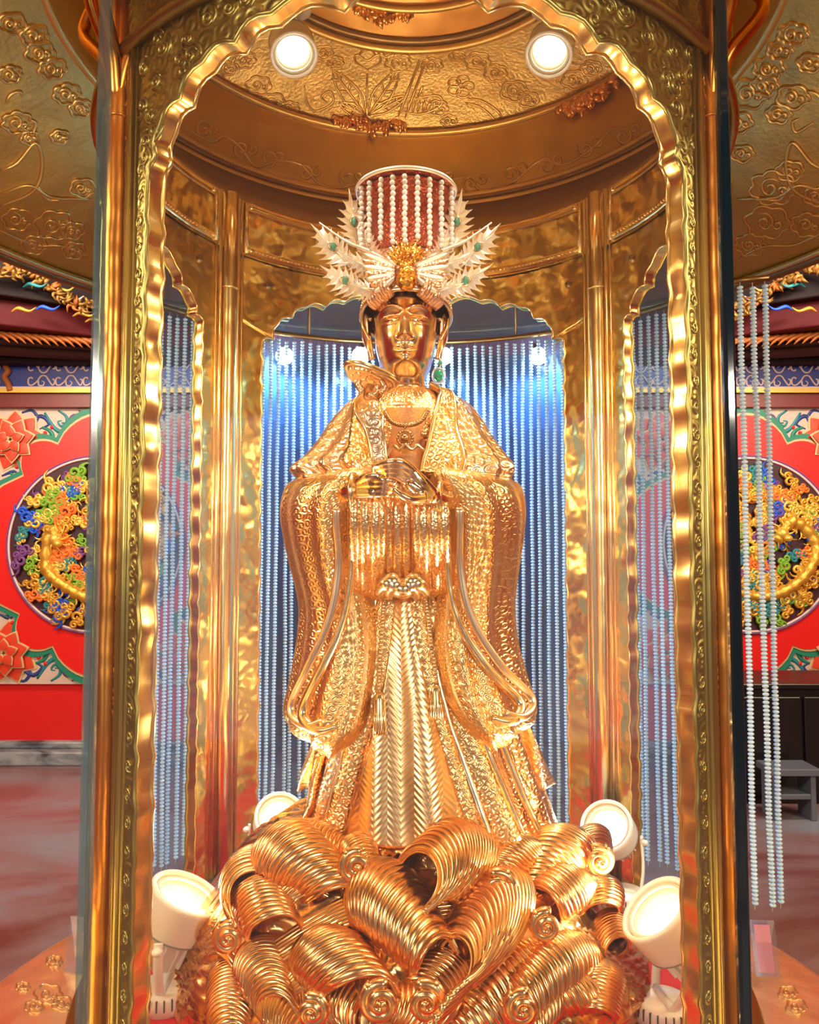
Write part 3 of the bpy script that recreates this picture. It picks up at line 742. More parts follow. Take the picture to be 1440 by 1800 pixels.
# frieze vine
vine = [(300, 188), (330, 225), (372, 250), (396, 240), (425, 262), (450, 293), (490, 283), (530, 290), (560, 322), (600, 330), (650, 318), (700, 338), (760, 330), (815, 312), (850, 335), (905, 318), (950, 282), (990, 290), (1040, 262), (1075, 228), (1110, 225), (1150, 190)]
relief_px('vine_relief', [sp2(vine, 150)], FRI, .0042, BRONZEL, frieze)
for k, (u, v) in enumerate(((358, 228), (425, 262), (472, 278), (537, 305), (612, 312), (688, 322), (770, 316), (828, 322), (898, 306), (962, 292), (1030, 262), (1096, 240))):
    d = 1 if k % 2 else -1
    relief_px('scroll_relief', [spiral(u, v, 17, 3, k, d * 1.3, 22), spiral(u + 20, v - 6 + (u - 728) * -.02, 10, 2, k + 2, -d * 1.1, 16)], FRI, .0045, BRONZEL, frieze)
# dome relief: lotus, leaves, staff, flowers, clouds
dl = []
def leaf(b, t, w, ribs=4):
    b, t = np.array(b, float), np.array(t, float); d = t - b; n = np.array([-d[1], d[0]]) / np.linalg.norm(d)
    out = [sp2([b, b + d * .35 + n * w, b + d * .7 + n * w * .8, t], 16), sp2([b, b + d * .35 - n * w, b + d * .7 - n * w * .8, t], 16), sp2([b, t], 8)]
    for k in range(1, ribs):
        f = k / ribs
        out += [sp2([b + d * f, b + d * (f + .12) + s * n * w * .75], 5) for s in (-1, 1)]
    return out
relief_px('lotus_leaf_relief', leaf((644, 203), (583, 121), 15) + leaf((647, 203), (702, 122), 15) + leaf((648, 203), (718, 167), 9, 3) + leaf((640, 203), (596, 180), 9, 3), DOM, .004, BRONZEL, dome)
relief_px('lotus_flower_relief', [sp2([(646, 122), (625, 108), (628, 96), (646, 106), (664, 96), (668, 110), (646, 122)], 30), sp2([(630, 98), (646, 80), (662, 98)], 14), sp2([(646, 122), (645, 150), (645, 190)], 10)], DOM, .004, BRONZEL, dome)
relief_px('staff_relief', [sp2([(742, 95), (700, 205)], 14), sp2([(752, 97), (712, 207)], 14), sp2([(744, 150), (735, 170)], 5)], DOM, .0045, BRONZEL, dome)
relief_px('boat_relief', [sp2([(700, 195), (740, 200), (775, 185), (770, 168), (730, 172)], 24)] + [sp2([(720 + 9 * k, 176), (716 + 9 * k, 198)], 5) for k in range(6)], DOM, .004, BRONZEL, dome)
relief_px('blossom_relief', [[(810 + 10 * math.cos(a) * 1.1 + 13 * math.cos(p), 152 + 10 * math.sin(a) * .8 + 12 * math.sin(p)) for a in np.linspace(0, 2 * pi, 14)] for p in np.arange(5) * 2 * pi / 5] + [spiral(810, 152, 6, 2, 0, 1, 12)], DOM, .004, BRONZEL, dome)
relief_px('ribbon_relief', [sp2([(822, 172), (850, 178), (875, 195), (885, 212)], 16), sp2([(818, 180), (845, 188), (865, 205), (870, 216)], 16), sp2([(535, 150), (540, 180), (555, 195), (585, 180), (580, 160), (565, 170), (575, 180)], 30)], DOM, .004, BRONZEL, dome)
for k, (u, v, s) in enumerate(((700, 110, 22), (760, 115, 18), (840, 108, 22), (872, 128, 20), (905, 160, 24), (930, 175, 18), (770, 190, 18), (790, 212, 14), (1010, 140, 22), (1040, 120, 18), (430, 105, 20), (455, 150, 22), (480, 180, 22), (510, 190, 16), (570, 92, 16), (590, 110, 14), (400, 120, 16), (680, 90, 14), (805, 100, 14))):
    relief_px('cloud_relief', cloud_px(u, v, s, rr), DOM, .0036, BRONZEL, dome)
# gilt leaf ornaments hung on the dome rings
ORN = mat('gilt_leaf_ornament', (1.0, .50, .14), .28, 1, [('noise', 80, .4)])
def ornament(a, R, z, w, h, seed, name='leaf_ornament'):
    r = random.Random(seed); mb = MB()
    for k in range(52):
        x = r.uniform(-1, 1); d = -abs(r.gauss(0, .45)) * (1 - abs(x)) ** .8
        p = np.array([x * w, 0, d * h + .012]); ang = r.uniform(-1.2, 1.2) + (-.9 * x)
        l = r.uniform(.018, .034)
        tip = p + np.array([l * math.sin(ang), -.012 - .01 * r.random(), -l * math.cos(ang)])
        mid = (p + tip) / 2 + np.array([0, -.014, 0])
        mb.put(*tube(smooth_path([p, mid, tip], 6), np.array([.004, .009, .010, .008, .005, .001]), 6))
    T = Matrix.Rotation(a, 4, 'Z')
    mb.v = [tuple(T @ Vector((x, -R * 1.0 - (y if False else -abs(y)) , zz + z))) for x, y, zz in mb.v]
    return mb.build(name, ORN, PAV)
for (u, v, w, h, pr) in ((648, 222, .115, .06, [(.70, Z(1.30)), (.69, Z(1.335))]), (1042, 172, .115, .06, [(.70, Z(1.28)), (.69, Z(1.34))]), (672, 30, .085, .05, [(.44, Z(1.44)), (.42, Z(1.6))])):
    p = onrev(u, v, pr)
    if p: ornament(math.atan2(p[0], -p[1]), math.hypot(p[0], p[1]) , p[2], w, h, int(u))
# pedestal and carpeted platform
ped = add('pedestal', *lathe([(.001, Z(-.952)), (.93, Z(-.952)), (.955, Z(-.965)), (.96, Z(-.985)), (.94, Z(-1.02)), (.90, Z(-1.05)), (.88, Z(-1.12)), (.88, Z(-1.35)), (.93, Z(-1.40)), (.97, Z(-1.42)), (.97, Z(-1.5))], 96)[:2], mat('engraved_pedestal_gold', (1.0, .72, .34), .36, 1, [('noise', 60, .2), ('hammer', 10, .3)]), PAV)
for k, (u, v, s) in enumerate(((85, 1748, 24), (110, 1765, 18), (95, 1690, 14), (60, 1770, 16), (40, 1735, 12), (1400, 1770, 18), (1385, 1745, 16))):
    mb = MB()
    for P in cloud_px(u, v, s, rr): mb.put(*tube([onz(a, b, Z(-.952)) for a, b in P], .0022, 5))
    mb.build('engraved_cloud', mat('engraved_line', (.75, .40, .15), .35, 1), ped)
add('platform_side', *lathe([(.655, Z(-.952)), (.655, Z(-.83)), (.645, Z(-.805)), (.58, Z(-.803))], 96)[:2], OLIVEP, PAV)
add('carpet', *lathe([(.001, Z(-.799)), (.57, Z(-.799)), (.588, Z(-.803))], 72)[:2], CARPET, PAV)
# flat glass front with polished edges
GLASS = pane_mat('clear_glass', (.98, .985, .98), .03, .008, (.6, .65, .7), .022)
GY = -.668
gp = add('glass_pane', *box(-.391, .381, GY - .004, GY + .004, Z(-.951), Z(.86)), GLASS, PAV, False)
for sg in (-1, 1):
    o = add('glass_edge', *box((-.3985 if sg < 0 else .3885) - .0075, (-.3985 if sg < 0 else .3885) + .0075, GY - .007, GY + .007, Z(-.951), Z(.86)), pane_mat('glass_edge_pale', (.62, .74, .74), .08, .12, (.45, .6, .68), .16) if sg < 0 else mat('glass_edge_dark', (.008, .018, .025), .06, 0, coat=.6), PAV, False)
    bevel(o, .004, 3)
# dusty back glass behind the bead curtain; blue film stands in for lamp glow
BG = pane_mat('dusty_blue_glow_glass', (.60, .74, .95), .15, .36, (.26, .42, .72), .03)
v, f, uv = grid(lambda a, b: cyl((180 - 66 + 132 * a) * D2R, Z(-.951 + 1.83 * b), .93), 60, 4)
add('back_glass', v, f, BG, PAV, True, uv)

# ------------------------------------------------------------------ bead curtain
CUR = root('bead_curtain', 'curtain of clear crystal bead strands hanging around the back of the pavilion', 'bead curtain')
ct_, cb_ = Z(.69), Z(-.85)
pitch = .0098; nb = int((ct_ - cb_ - .02) / pitch)
sv, sf = sphere(.0068, 10, 6, .72)
mb = MB(); rb = random.Random(2)
for k in range(nb):
    ox, oy = .0008 * math.sin(k * .11), .0006 * math.sin(k * .17 + 1)
    mb.put([(x + ox, y + oy, z - .015 - k * pitch) for x, y, z in sv], sf)
mb.put(*tube([(0, 0, 0), (0, 0, -(ct_ - cb_))], .0009, 4))
st0 = mb.build('strand', BEAD); SD = st0.data; bpy.data.objects.remove(st0)
pos = []
for k in range(-37, 38):
    a = k * .0258 / .85
    pos.append((.85 * math.sin(a), .85 * math.cos(a)))
for u in (1273, 1306, 1328, 1350):
    p = V(u, 700, .27); pos.append((p[0], .27))
for k, (x, y) in enumerate(pos):
    o = bpy.data.objects.new('strand', SD); COL.objects.link(o); o.parent = CUR
    o.location = (x, y, ct_ + .004 * math.sin(k * 1.7)); o.rotation_euler = (.004 * math.sin(k * 2.3), .004 * math.cos(k * 1.3), k * .7)
    if k >= 75: o.scale = (1.2, 1.2, 1.0)
rail = [(.85 * math.sin(a), .85 * math.cos(a), ct_ + .008) for a in np.linspace(-1.15, 1.15, 50)] + [(pos[-4][0], .30, ct_ + .008), (pos[-1][0] + .01, .27, ct_ + .008)]
add('curtain_rail', *tube(rail, .008, 8), BRONZED, CUR)
for a in (-1.0, -.4, .4, 1.0):
    add('rail_hanger', *tube([(.85 * math.sin(a), .85 * math.cos(a), ct_ + .008), (.85 * math.sin(a), .85 * math.cos(a), Z(1.07))], .004, 6), BRONZED, CUR)

# ------------------------------------------------------------------ lamps
def along(o, loc, d):
    o.location = loc; o.rotation_euler = Vector(d).to_track_quat('Z', 'Y').to_euler(); return o
def spot_light(parent, power, col, angle, off, size=.02, blend=.6):
    l = bpy.data.lights.new('lamp_light', 'SPOT'); l.energy = power; l.color = col; l.spot_size = angle; l.spot_blend = blend; l.shadow_soft_size = size
    o = bpy.data.objects.new('lamp_light', l); COL.objects.link(o); o.parent = parent; o.location = (0, 0, off); o.rotation_euler = (pi, 0, 0)
    return o
def lamp(label, head, aim, base, R, L, power, col, led_col=LED, group=None, angle=1.5, kind='floor'):
    H = Vector(head); d = (Vector(aim) - H).normalized()
    b = Vector(base)
    T = root('spotlight', label, 'lamp', group, loc=b)
    hd = bpy.data.objects.new('lamp_head', None)
    prof = [(.001, -L), (R * .55, -L), (R * .66, -L * .96), (R * .72, -L * .55), (R * .97, -L * .50), (R, -L * .46), (R * 1.05, -.004), (R * 1.06, .002), (R * 1.0, .006), (R * .93, .004), (R * .90, -.006)]
    hd = add('lamp_head', *lathe(prof, 40)[:2], WHITE, T); hd.location = H - b; hd.rotation_euler = d.to_track_quat('Z', 'Y').to_euler()
    add('bezel', *tube([(R * .84 * math.cos(t), R * .84 * math.sin(t), -.004) for t in np.linspace(0, 2 * pi, 36, endpoint=False)], R * .06, 8, closed=True), CREAMR, hd)
    add('reflector', *lathe([(R * .90, -.006), (R * .74, -.010), (R * .70, -.016), (R * .52, -.028), (R * .46, -.030)], 36)[:2], CREAMR, hd)
    add('light_disc', *lathe([(.001, -.022), (R * .42, -.024), (R * .48, -.031)], 36)[:2], led_col, hd)
    add('seam_ring', *tube([(R * .985 * math.cos(t), R * .985 * math.sin(t), -L * .48) for t in np.linspace(0, 2 * pi, 36, endpoint=False)], .0018, 6, closed=True), mat('grey_seam', (.25, .24, .22), .5), hd)
    for k in range(14):
        t = 2 * pi * k / 14
        add('cooling_fin', *box(-.0015, .0015, -R * .08, R * .08, -L * .9, -L * .6), WHITE, hd, False).matrix_local = Matrix.Rotation(t, 4, 'Z') @ Matrix.Translation((0, R * .70, 0))
    spot_light(hd, power, col, angle, .014, R * .4)
    # U bracket and base
    side = d.cross(Vector((0, 0, 1)));
    if side.length < .1: side = Vector((1, 0, 0))
    side.normalize()
    pivot = H - d * L * .55 - b
    if kind == 'floor':
        mbk = MB()
        for sg in (-1, 1):
            p1 = pivot + side * sg * (R * 1.06 + .004)
            low = Vector((side.x * sg * R * .55, side.y * sg * R * .55, .032))
            mbk.put(*tube(smooth_path([p1 + Vector((0, 0, .012)), p1, (p1 + low) / 2 + Vector((side.x, side.y, 0)) * sg * .006, low, Vector((side.x * sg * R * .3, side.y * sg * R * .3, .03))], 20), .0085, 8, flat=((side.x, side.y, 0), .4)))
        mbk.put(*tube([(side.x * R * .55, side.y * R * .55, .032), (-side.x * R * .55, -side.y * R * .55, .032)], .007, 8))
        mbk.build('bracket', WHITE, T)
        for sg in (-1, 1):
            kb = add('knob', *sphere(.010, 12, 8, .7), WHITE, T); kb.location = pivot + side * sg * (R * 1.06 + .010)
        add('base', *lathe([(.001, .034), (.042, .034), (.047, .031), (.049, .024), (.051, 0), (.001, 0)], 36)[:2], WHITE, T)
        slot = mat('slot_shadow_grey', (.10, .09, .08), .6)
        for k in range(24):
            t = 2 * pi * k / 24
            o = add('vent_slot', *box(-.0012, .0012, -.005, .0012, .010, .029), slot, T, False); o.matrix_local = Matrix.Rotation(t, 4, 'Z') @ Matrix.Translation((0, .050, 0))
    else:
        add('stem', *tube([tuple(pivot), (0, 0, .0)], .010, 10), WHITE, T)
        add('ceiling_plate', *lathe([(.001, .004), (.035, .004), (.038, -.012), (.001, -.014)], 24)[:2], WHITE, T)
    return T
ZF = Z(-.799)
fl_b = onz(291, 1762, ZF); fr_b = onz(1168, 1790, ZF)
wc = (1.0, .88, .64)
_h1 = V(330, 1572, fl_b[1] + .01); _h2 = V(1152, 1598, fr_b[1] + .01)
lamp('white floor spotlight tilted up beside the waves, white cord at its base', _h1, tuple(np.array(_h1) + np.array([.5, .02, 1.0])), fl_b,   .066, .125, 24, wc, group=None, angle=2.3)
lamp('white floor spotlight on red carpet with slotted round base, beside the post near the strands', _h2, tuple(np.array(_h2) + np.array([-.72, -.06, .85])), fr_b, .066, .125, 24, wc, angle=2.3)
bl_h = V(492, 1436, .26); br_h = V(1066, 1452, .24)
lamp('white floor spotlight half hidden behind the wave crests, on phoenix panel side', bl_h, (-.06, -.5, 1.5), (bl_h[0] - .04, bl_h[1] + .06, ZF), .058, .11, 15, wc, angle=2.3)
br_b = onz(1100, 1592, ZF)
lamp('white floor spotlight behind the waves with bracket and base seen, facing the glass', br_h, (-.05, -.5, 1.55), (br_b[0], br_b[1], ZF), .060, .115, 15, wc, angle=2.3)
for u, v, lb in ((517, 96, 'round white downlight on the dome above the phoenix panel side'), (965, 96, 'round white downlight on the dome near the hanging gilt leaf ornament')):
    h = V(u, v, .20); sg = 1 if u > 720 else -1
    lamp(lb, h, (sg * -.05, -.42, 1.25), (h[0], h[1] + .02, h[2] + .14), .056, .10, 30, (1.0, .88, .66), kind='ceiling', angle=1.6)
# added pair on the unseen near half of the dome, to brighten the statue
for sg, lb in ((-1, 'added round white downlight on the unseen near half of the dome, phoenix panel side'), (1, 'added round white downlight on the unseen near half of the dome, dragon panel side')):
    lamp(lb, (sg * .30, -.33, Z(1.27)), (sg * .03, -.10, Z(.0)), (sg * .31, -.35, Z(1.395)), .056, .10, 16, (1.0, .90, .72), kind='ceiling', angle=1.5)
for u, where in ((500, 'between back post and sceptre head, phoenix panel side'), (634, 'just above the sceptre head'), (780, 'just behind the emerald earring'), (946, 'between back post and shoulder, dragon panel side')):
    p = V(u, 626, .775)
    T = root('blue_led_lamp', 'small blue lamp on bead curtain ' + where, 'lamp', 'blue lamps along the bead curtain', loc=p)
    d = Vector((-p[0] * .25, -1, -.25)).normalized()
    h = add('lamp_body', *lathe([(.001, -.03), (.014, -.03), (.016, 0), (.013, .001), (.001, .0005)], 20)[:2], BRONZED, T); h.rotation_euler = d.to_track_quat('Z', 'Y').to_euler()
    add('light_disc', *sphere(.028, 16, 10, .6), LEDB, h)
    add('stem', *tube([(0, .02, 0), (0, .045, .03), (0, .06, ct_ - p[2])], .004, 6), BRONZED, T)
    l = bpy.data.lights.new('lamp_light', 'SPOT'); l.energy = 44; l.color = (.12, .42, 1.0); l.shadow_soft_size = .015; l.spot_size = 2.3; l.spot_blend = .7
    o = bpy.data.objects.new('lamp_light', l); COL.objects.link(o); o.parent = T; o.location = tuple(d * .03); o.rotation_euler = (.35, 0, 0)
cord = [onz(u, v, ZF + .006) for u, v in ((335, 1768), (352, 1760), (360, 1772), (352, 1786), (368, 1800), (395, 1815))]
tag(add('power_cord', *tube(smooth_path(cord, 40), .004, 6), WHITE), 'thin white cord lying on red carpet by a lamp base', 'cord')

# ------------------------------------------------------------------ statue
SX = V(712, 900, 0)[0]
ST = root('goddess_statue', 'gilded standing goddess statue in engraved robes with joined hands on golden waves', 'statue', loc=(SX, 0, Z(-.56)))
SINV = Matrix.Translation((-SX, 0, -Z(-.56)))
def S(o): o.matrix_parent_inverse = SINV; return o
def rowfn(rows):
    A = np.array(rows, float)
    def at(t):
        v = A[0, 0] + (A[-1, 0] - A[0, 0]) * t
        return [v] + [float(np.interp(v, A[:, 0], A[:, k])) for k in range(1, A.shape[1])]
    return at
def smooth_rows(rows, n=120):
    P = smooth_path(rows, 400); v = np.linspace(rows[0][0], rows[-1][0], n)
    o = np.argsort(P[:, 0])
    return [[a] + [float(np.interp(a, P[o, 0], P[o, k])) for k in range(1, P.shape[1])] for a in v]
def loft(rows, nphi, fold, yplane=0.0, p0=0.0, p1=2 * pi, expo=2.3, uvs=.16, edge=None):
    """rows: v, xl, xr, front, back (pixels and metres); phi 0 = front, growing to +x"""
    closed = edge is None and abs(p1 - p0 - 2 * pi) < 1e-6; n = nphi if closed else nphi + 1
    v = []; uv = []
    for j, (pv, xl, xr, fr, bk) in enumerate(rows):
        a = V(xl, pv, yplane); b = V(xr, pv, yplane); cx = (a[0] + b[0]) / 2; hw = (b[0] - a[0]) / 2; z = a[2]
        q0, q1 = (p0, p1) if edge is None else edge(pv)
        for i in range(n):
            ph = q0 + (q1 - q0) * i / nphi
            s, c = math.sin(ph), math.cos(ph)
            x = math.copysign(abs(s) ** (2 / expo), s); y = -math.copysign(abs(c) ** (2 / expo), c)
            d = fr if c > 0 else bk
            f = fold(ph, pv)
            nx, ny = s, -c
            v.append((cx + x * hw + nx * f, y * d + ny * f, z)); uv.append((ph * uvs, z))
    f = []
    for j in range(len(rows) - 1):
        for i in range(nphi):
            i2 = (i + 1) % n; f.append((j * n + i, j * n + i2, (j + 1) * n + i2, (j + 1) * n + i))
    return v, f, uv
def ridge(x): return 1 - abs(math.sin(x)) ** .7
BODY = smooth_rows([(690, 668, 766, .062, .07), (705, 645, 786, .085, .085), (730, 612, 822, .108, .10), (770, 595, 838, .13, .11), (850, 585, 850, .15, .12), (900, 592, 846, .145, .12), (960, 600, 838, .14, .12),
                    (1020, 606, 834, .14, .12), (1090, 596, 850, .155, .13), (1200, 578, 886, .18, .15), (1300, 560, 922, .205, .18), (1400, 546, 956, .23, .20), (1500, 532, 992, .255, .22)], 170)
def body_fold(ph, v):
    t = max(0, (v - 1000) / 480)
    w = .5 * math.sin(2 * ph + 1.3) + .3 * math.sin(5 * ph)
    a = .003 + .027 * t
    return a * (.55 * math.sin(13 * ph + 2.0 * w + .4 * t) + .45 * ridge(6.5 * ph + w + .9) - .2)
v, f, uv = loft(BODY, 220, body_fold)
S(add('robe', v, f, STATB, ST, True, uv))
BZS = np.array([V(720, r_[0], 0)[2] for r_ in BODY]); BCX = [((V(r_[1], r_[0], 0)[0] + V(r_[2], r_[0], 0)[0]) / 2, (V(r_[2], r_[0], 0)[0] - V(r_[1], r_[0], 0)[0]) / 2) for r_ in BODY]
def on_body(u, pv, lift=0.0):
    """pixel -> front of the robe"""
    for y in np.linspace(-.34, .05, 160):
        p = V(u, pv, y)
        ri = int(np.argmin(np.abs(BZS - p[2]))); row = BODY[ri]; cx, hw = BCX[ri]
        q = abs((p[0] - cx) / hw)
        if q >= 1: continue
        yy = -row[3] * (1 - q ** 2.3) ** (1 / 2.3)
        s = max(-1, min(1, (p[0] - cx) / hw)); ph = math.asin(math.copysign(abs(s) ** (2.3 / 2), s)) if abs(s) < 1 else 0
        yy -= body_fold(ph, row[0]) * math.cos(ph)
        if y >= yy - lift: return np.array(V(u, pv, y))
    return np.array(V(u, pv, -.05))
def band_on_body(name, pts, rad, m, lift=.004, n=50, flat=.45, prof=None):
    P = np.array([on_body(u, w, lift) for u, w in smooth_path(pts, n)])
    for _ in range(3): P[1:-1, 1] = (P[:-2, 1] + 2 * P[1:-1, 1] + P[2:, 1]) / 4
    rr = rad if prof is None else np.interp(np.linspace(0, 1, n), [0, .2, 1], prof) * rad
    vv, ff = tube(P, rr, 10, flat=((0, 1, 0), flat))
    return S(add(name, vv, ff, m, ST, True, [(a[0], a[2]) for a in vv]))
# skirt panels: broad ribbons, hems, central apron with herringbone weave
APW = []
for j, (w, a, b) in enumerate(smooth_path([(1045, 698, 722), (1120, 688, 730), (1220, 672, 752), (1320, 646, 780), (1400, 624, 804), (1490, 600, 834)], 60)):
    APW.append((w, a, b))
vv = []; uu = []
for w, a, b in APW:
    for i in range(25):
        u = a + (b - a) * i / 24; p = on_body(u, w, .010); p[1] -= .004 * math.sin(pi * i / 24); vv.append(tuple(p)); uu.append((p[0], p[2]))
A = np.array(vv).reshape(len(APW), 25, 3)
for _ in range(6): A[1:-1, :, 1] = (A[:-2, :, 1] + A[1:-1, :, 1] * 2 + A[2:, :, 1]) / 4; A[:, 1:-1, 1] = (A[:, :-2, 1] + 2 * A[:, 1:-1, 1] + A[:, 2:, 1]) / 4
A[:, :, 1] -= .004
ff = [(j * 25 + i, j * 25 + i + 1, (j + 1) * 25 + i + 1, (j + 1) * 25 + i) for j in range(len(APW) - 1) for i in range(24)]
S(solid(add('apron_weave', A.reshape(-1, 3).tolist(), ff, STATH, ST, True, uu), .006, 0))
for pts, rad, pr in (([(682, 1046), (670, 1150), (646, 1260), (612, 1380), (584, 1486)], .030, (.7, .85, .8)), ([(728, 1046), (738, 1150), (762, 1260), (800, 1380), (838, 1486)], .030, (.7, .85, .85)),
                     ([(752, 1050), (778, 1150), (812, 1270), (860, 1400), (894, 1484)], .026, (.6, .8, 1)), ([(658, 1050), (640, 1160), (612, 1280), (578, 1400), (560, 1484)], .022, (.6, .8, 1)),
                     ([(705, 1050), (704, 1110), (706, 1180), (710, 1250)], .017, (.9, 1, .25))):
    band_on_body('skirt_ribbon', pts, rad, STATB if rad > .025 else STAT, .008, prof=pr, flat=.32)
for pts, rad in (([(700, 1046), (690, 1150), (668, 1260), (636, 1380), (606, 1486)], .0065), ([(664, 1048), (650, 1150), (624, 1260), (590, 1380), (562, 1486)], .0065), ([(708, 1046), (716, 1150), (738, 1260), (774, 1380), (812, 1486)], .0065),
                 ([(746, 1048), (760, 1150), (786, 1260), (828, 1380), (866, 1486)], .0075), ([(770, 1060), (800, 1150), (838, 1270), (890, 1400), (926, 1484)], .007), ([(780, 1060), (826, 1180), (876, 1290), (920, 1400), (956, 1478)], .007),
                 ([(645, 1060), (622, 1180), (590, 1300), (560, 1420), (546, 1480)], .0065)):
    band_on_body('skirt_hem', pts, rad, TRIM, .012)
# cape over the shoulders, open at the chest
CAPE = smooth_rows([(684, 672, 762, .072, .08), (692, 652, 780, .085, .09), (704, 626, 808, .105, .10), (720, 603, 828, .125, .11), (745, 584, 845, .142, .12), (775, 566, 860, .158, .128), (805, 543, 880, .175, .135), (826, 520, 893, .185, .138), (848, 538, 884, .19, .135)], 56)
def cape_fold(ph, v):
    t = max(0, (v - 690) / 150); g = math.cos(ph)
    return .014 * t * math.sin(ph * 15 + 1.5 * math.sin(ph * 2 + .5)) * (.5 + .5 * abs(math.sin(ph))) + .003 * math.sin(30 * ph) * t
def cape_edge(v):
    g = np.interp(v, [684, 705, 720, 750, 800, 850], [.95, .55, .42, .30, .19, .12]); return g, 2 * pi - g
v, f, uv = loft(CAPE, 200, cape_fold, edge=cape_edge)
cape = S(solid(add('cape', v, f, STAT, ST, True, uv), .008, 1))
nC = 201
for side in (0, 1):
    e = [v[j * nC + (0 if side == 0 else 200)] for j in range(len(CAPE))]
    e2 = [v[j * nC + (11 if side == 0 else 189)] for j in range(len(CAPE))]
    vv = []; uu = []
    for a, b in zip(e, e2):
        for i in range(9):
            t = i / 8; p = np.array(a) + (np.array(b) - np.array(a)) * t; vv.append((p[0], p[1] - .010 - .003 * math.sin(pi * t), p[2])); uu.append((p[0], p[2]))
    ff = [(j * 9 + i, j * 9 + i + 1, (j + 1) * 9 + i + 1, (j + 1) * 9 + i) for j in range(len(CAPE) - 1) for i in range(8)]
    S(solid(add('lapel', vv, ff, STATB, ST, True, uu), .007, 1))
    for col in (0, 8): S(add('lapel_piping', *tube([vv[j * 9 + col] for j in range(len(CAPE))], .0042, 8), TRIM, ST))
hem = [v[(len(CAPE) - 1) * nC + i] for i in range(0, 201, 2)]
S(add('cape_hem', *tube(hem, .006, 8), TRIM, ST))
for sg, (tu, tv_) in ((-1, (516, 826)), (1, (894, 826))):        # turned-out cape corners
    k = 1 if sg < 0 else -1
    a = np.array(V(tu, tv_, -.03)); b = np.array(V(tu + k * 44, 788, -.02)); c = np.array(V(tu + k * 52, 834, -.09)); d_ = np.array(V(tu + k * 22, 800, .03)); e_ = np.array(V(tu + k * 30, 838, .02))
    vv, ff, uu = grid(lambda s, t: tuple((a * (1 - t) + (b * (1 - s) + c * s) * t) + np.array([0, -.03 * math.sin(pi * s) * t, .006 * math.sin(9 * s) * t])), 14, 14)
    S(solid(add('cape_corner', vv, ff, STAT, ST, True, [(p[0], p[2]) for p in vv]), .007, 0))
# sleeves
def sleeve(rows, sgn, hemline, seed):
    R_ = smooth_rows(rows, 90); n = 72; v = []; uv = []
    for j, (pv, xo, xi, yc, b) in enumerate(R_):
        o_ = V(xo, pv, 0); i_ = V(xi, pv, yc - .05)
        A_ = np.array([o_[0], -.01]); B_ = np.array([i_[0], yc - .05]); c = (A_ + B_) / 2; h = (B_ - A_) / 2; L = np.linalg.norm(h); e = h / L; nn = np.array([-e[1], e[0]])
        if nn[1] > 0: nn = -nn
        t = (pv - 850) / 430
        for i in range(n):
            ph = 2 * pi * i / n; s, co = math.sin(ph), math.cos(ph)
            fo = (.0045 + .005 * max(0, t)) * math.sin(8 * ph + 2 * math.sin(3 * t + seed) + 2 * t) * (1 if 0 < t < 1 else .4)
            q = c + e * (L * math.copysign(abs(co) ** .8, co)) + nn * ((b + fo) * math.copysign(abs(s) ** .8, s))
            v.append((q[0], q[1], o_[2] + (i_[2] - o_[2]) * 0)); uv.append((ph * .09, o_[2]))
    f = [(j * n + i, j * n + (i + 1) % n, (j + 1) * n + (i + 1) % n, (j + 1) * n + i) for j in range(len(R_) - 1) for i in range(n)]
    f += [tuple(range(n)), tuple((len(R_) - 1) * n + i for i in range(n))]
    S(add('sleeve', v, f, STATB, ST, True, uv))
    P = smooth_path([V(u, w, y) for u, w, y in hemline], 60)
    S(add('sleeve_hem', *tube(P, np.interp(np.linspace(0, 1, 60), [0, .4, .8, 1], [.002, .007, .013, .006]), 10), TRIM, ST))
    P2 = (P + np.array([sgn * .024, .006, .006]))[4:]
    S(add('sleeve_border', *tube(P2, .008, 10, flat=((0, 1, 0), .4)), STAT, ST))
sleeve([(838, 545, 632, -.13, .012), (846, 530, 645, -.16, .035), (862, 526, 640, -.17, .058), (900, 527, 618, -.16, .066), (950, 534, 614, -.15, .064), (1000, 545, 618, -.14, .060), (1060, 557, 634, -.14, .058), (1120, 552, 640, -.15, .058), (1180, 541, 634, -.16, .058), (1235, 527, 620, -.17, .054), (1266, 532, 598, -.17, .040), (1286, 552, 580, -.16, .008)], -1,
       [(618, 866, -.25), (614, 920, -.245), (618, 990, -.225), (610, 1060, -.22), (592, 1120, -.215), (560, 1185, -.205), (535, 1238, -.185), (536, 1266, -.19), (562, 1284, -.21), (592, 1276, -.22)], 1.0)
sleeve([(838, 868, 786, -.13, .012), (846, 888, 772, -.16, .035), (862, 893, 778, -.17, .058), (900, 892, 798, -.16, .066), (950, 889, 802, -.15, .064), (1000, 884, 800, -.14, .060), (1060, 880, 790, -.14, .058), (1120, 885, 788, -.15, .058), (1180, 900, 800, -.16, .058), (1225, 915, 824, -.17, .054), (1252, 917, 848, -.17, .042), (1274, 900, 870, -.16, .008)], 1,
       [(782, 866, -.25), (786, 920, -.245), (786, 990, -.225), (796, 1060, -.22), (820, 1120, -.215), (862, 1180, -.205), (908, 1226, -.185), (914, 1250, -.19), (896, 1268, -.21), (866, 1262, -.22)], 2.4)
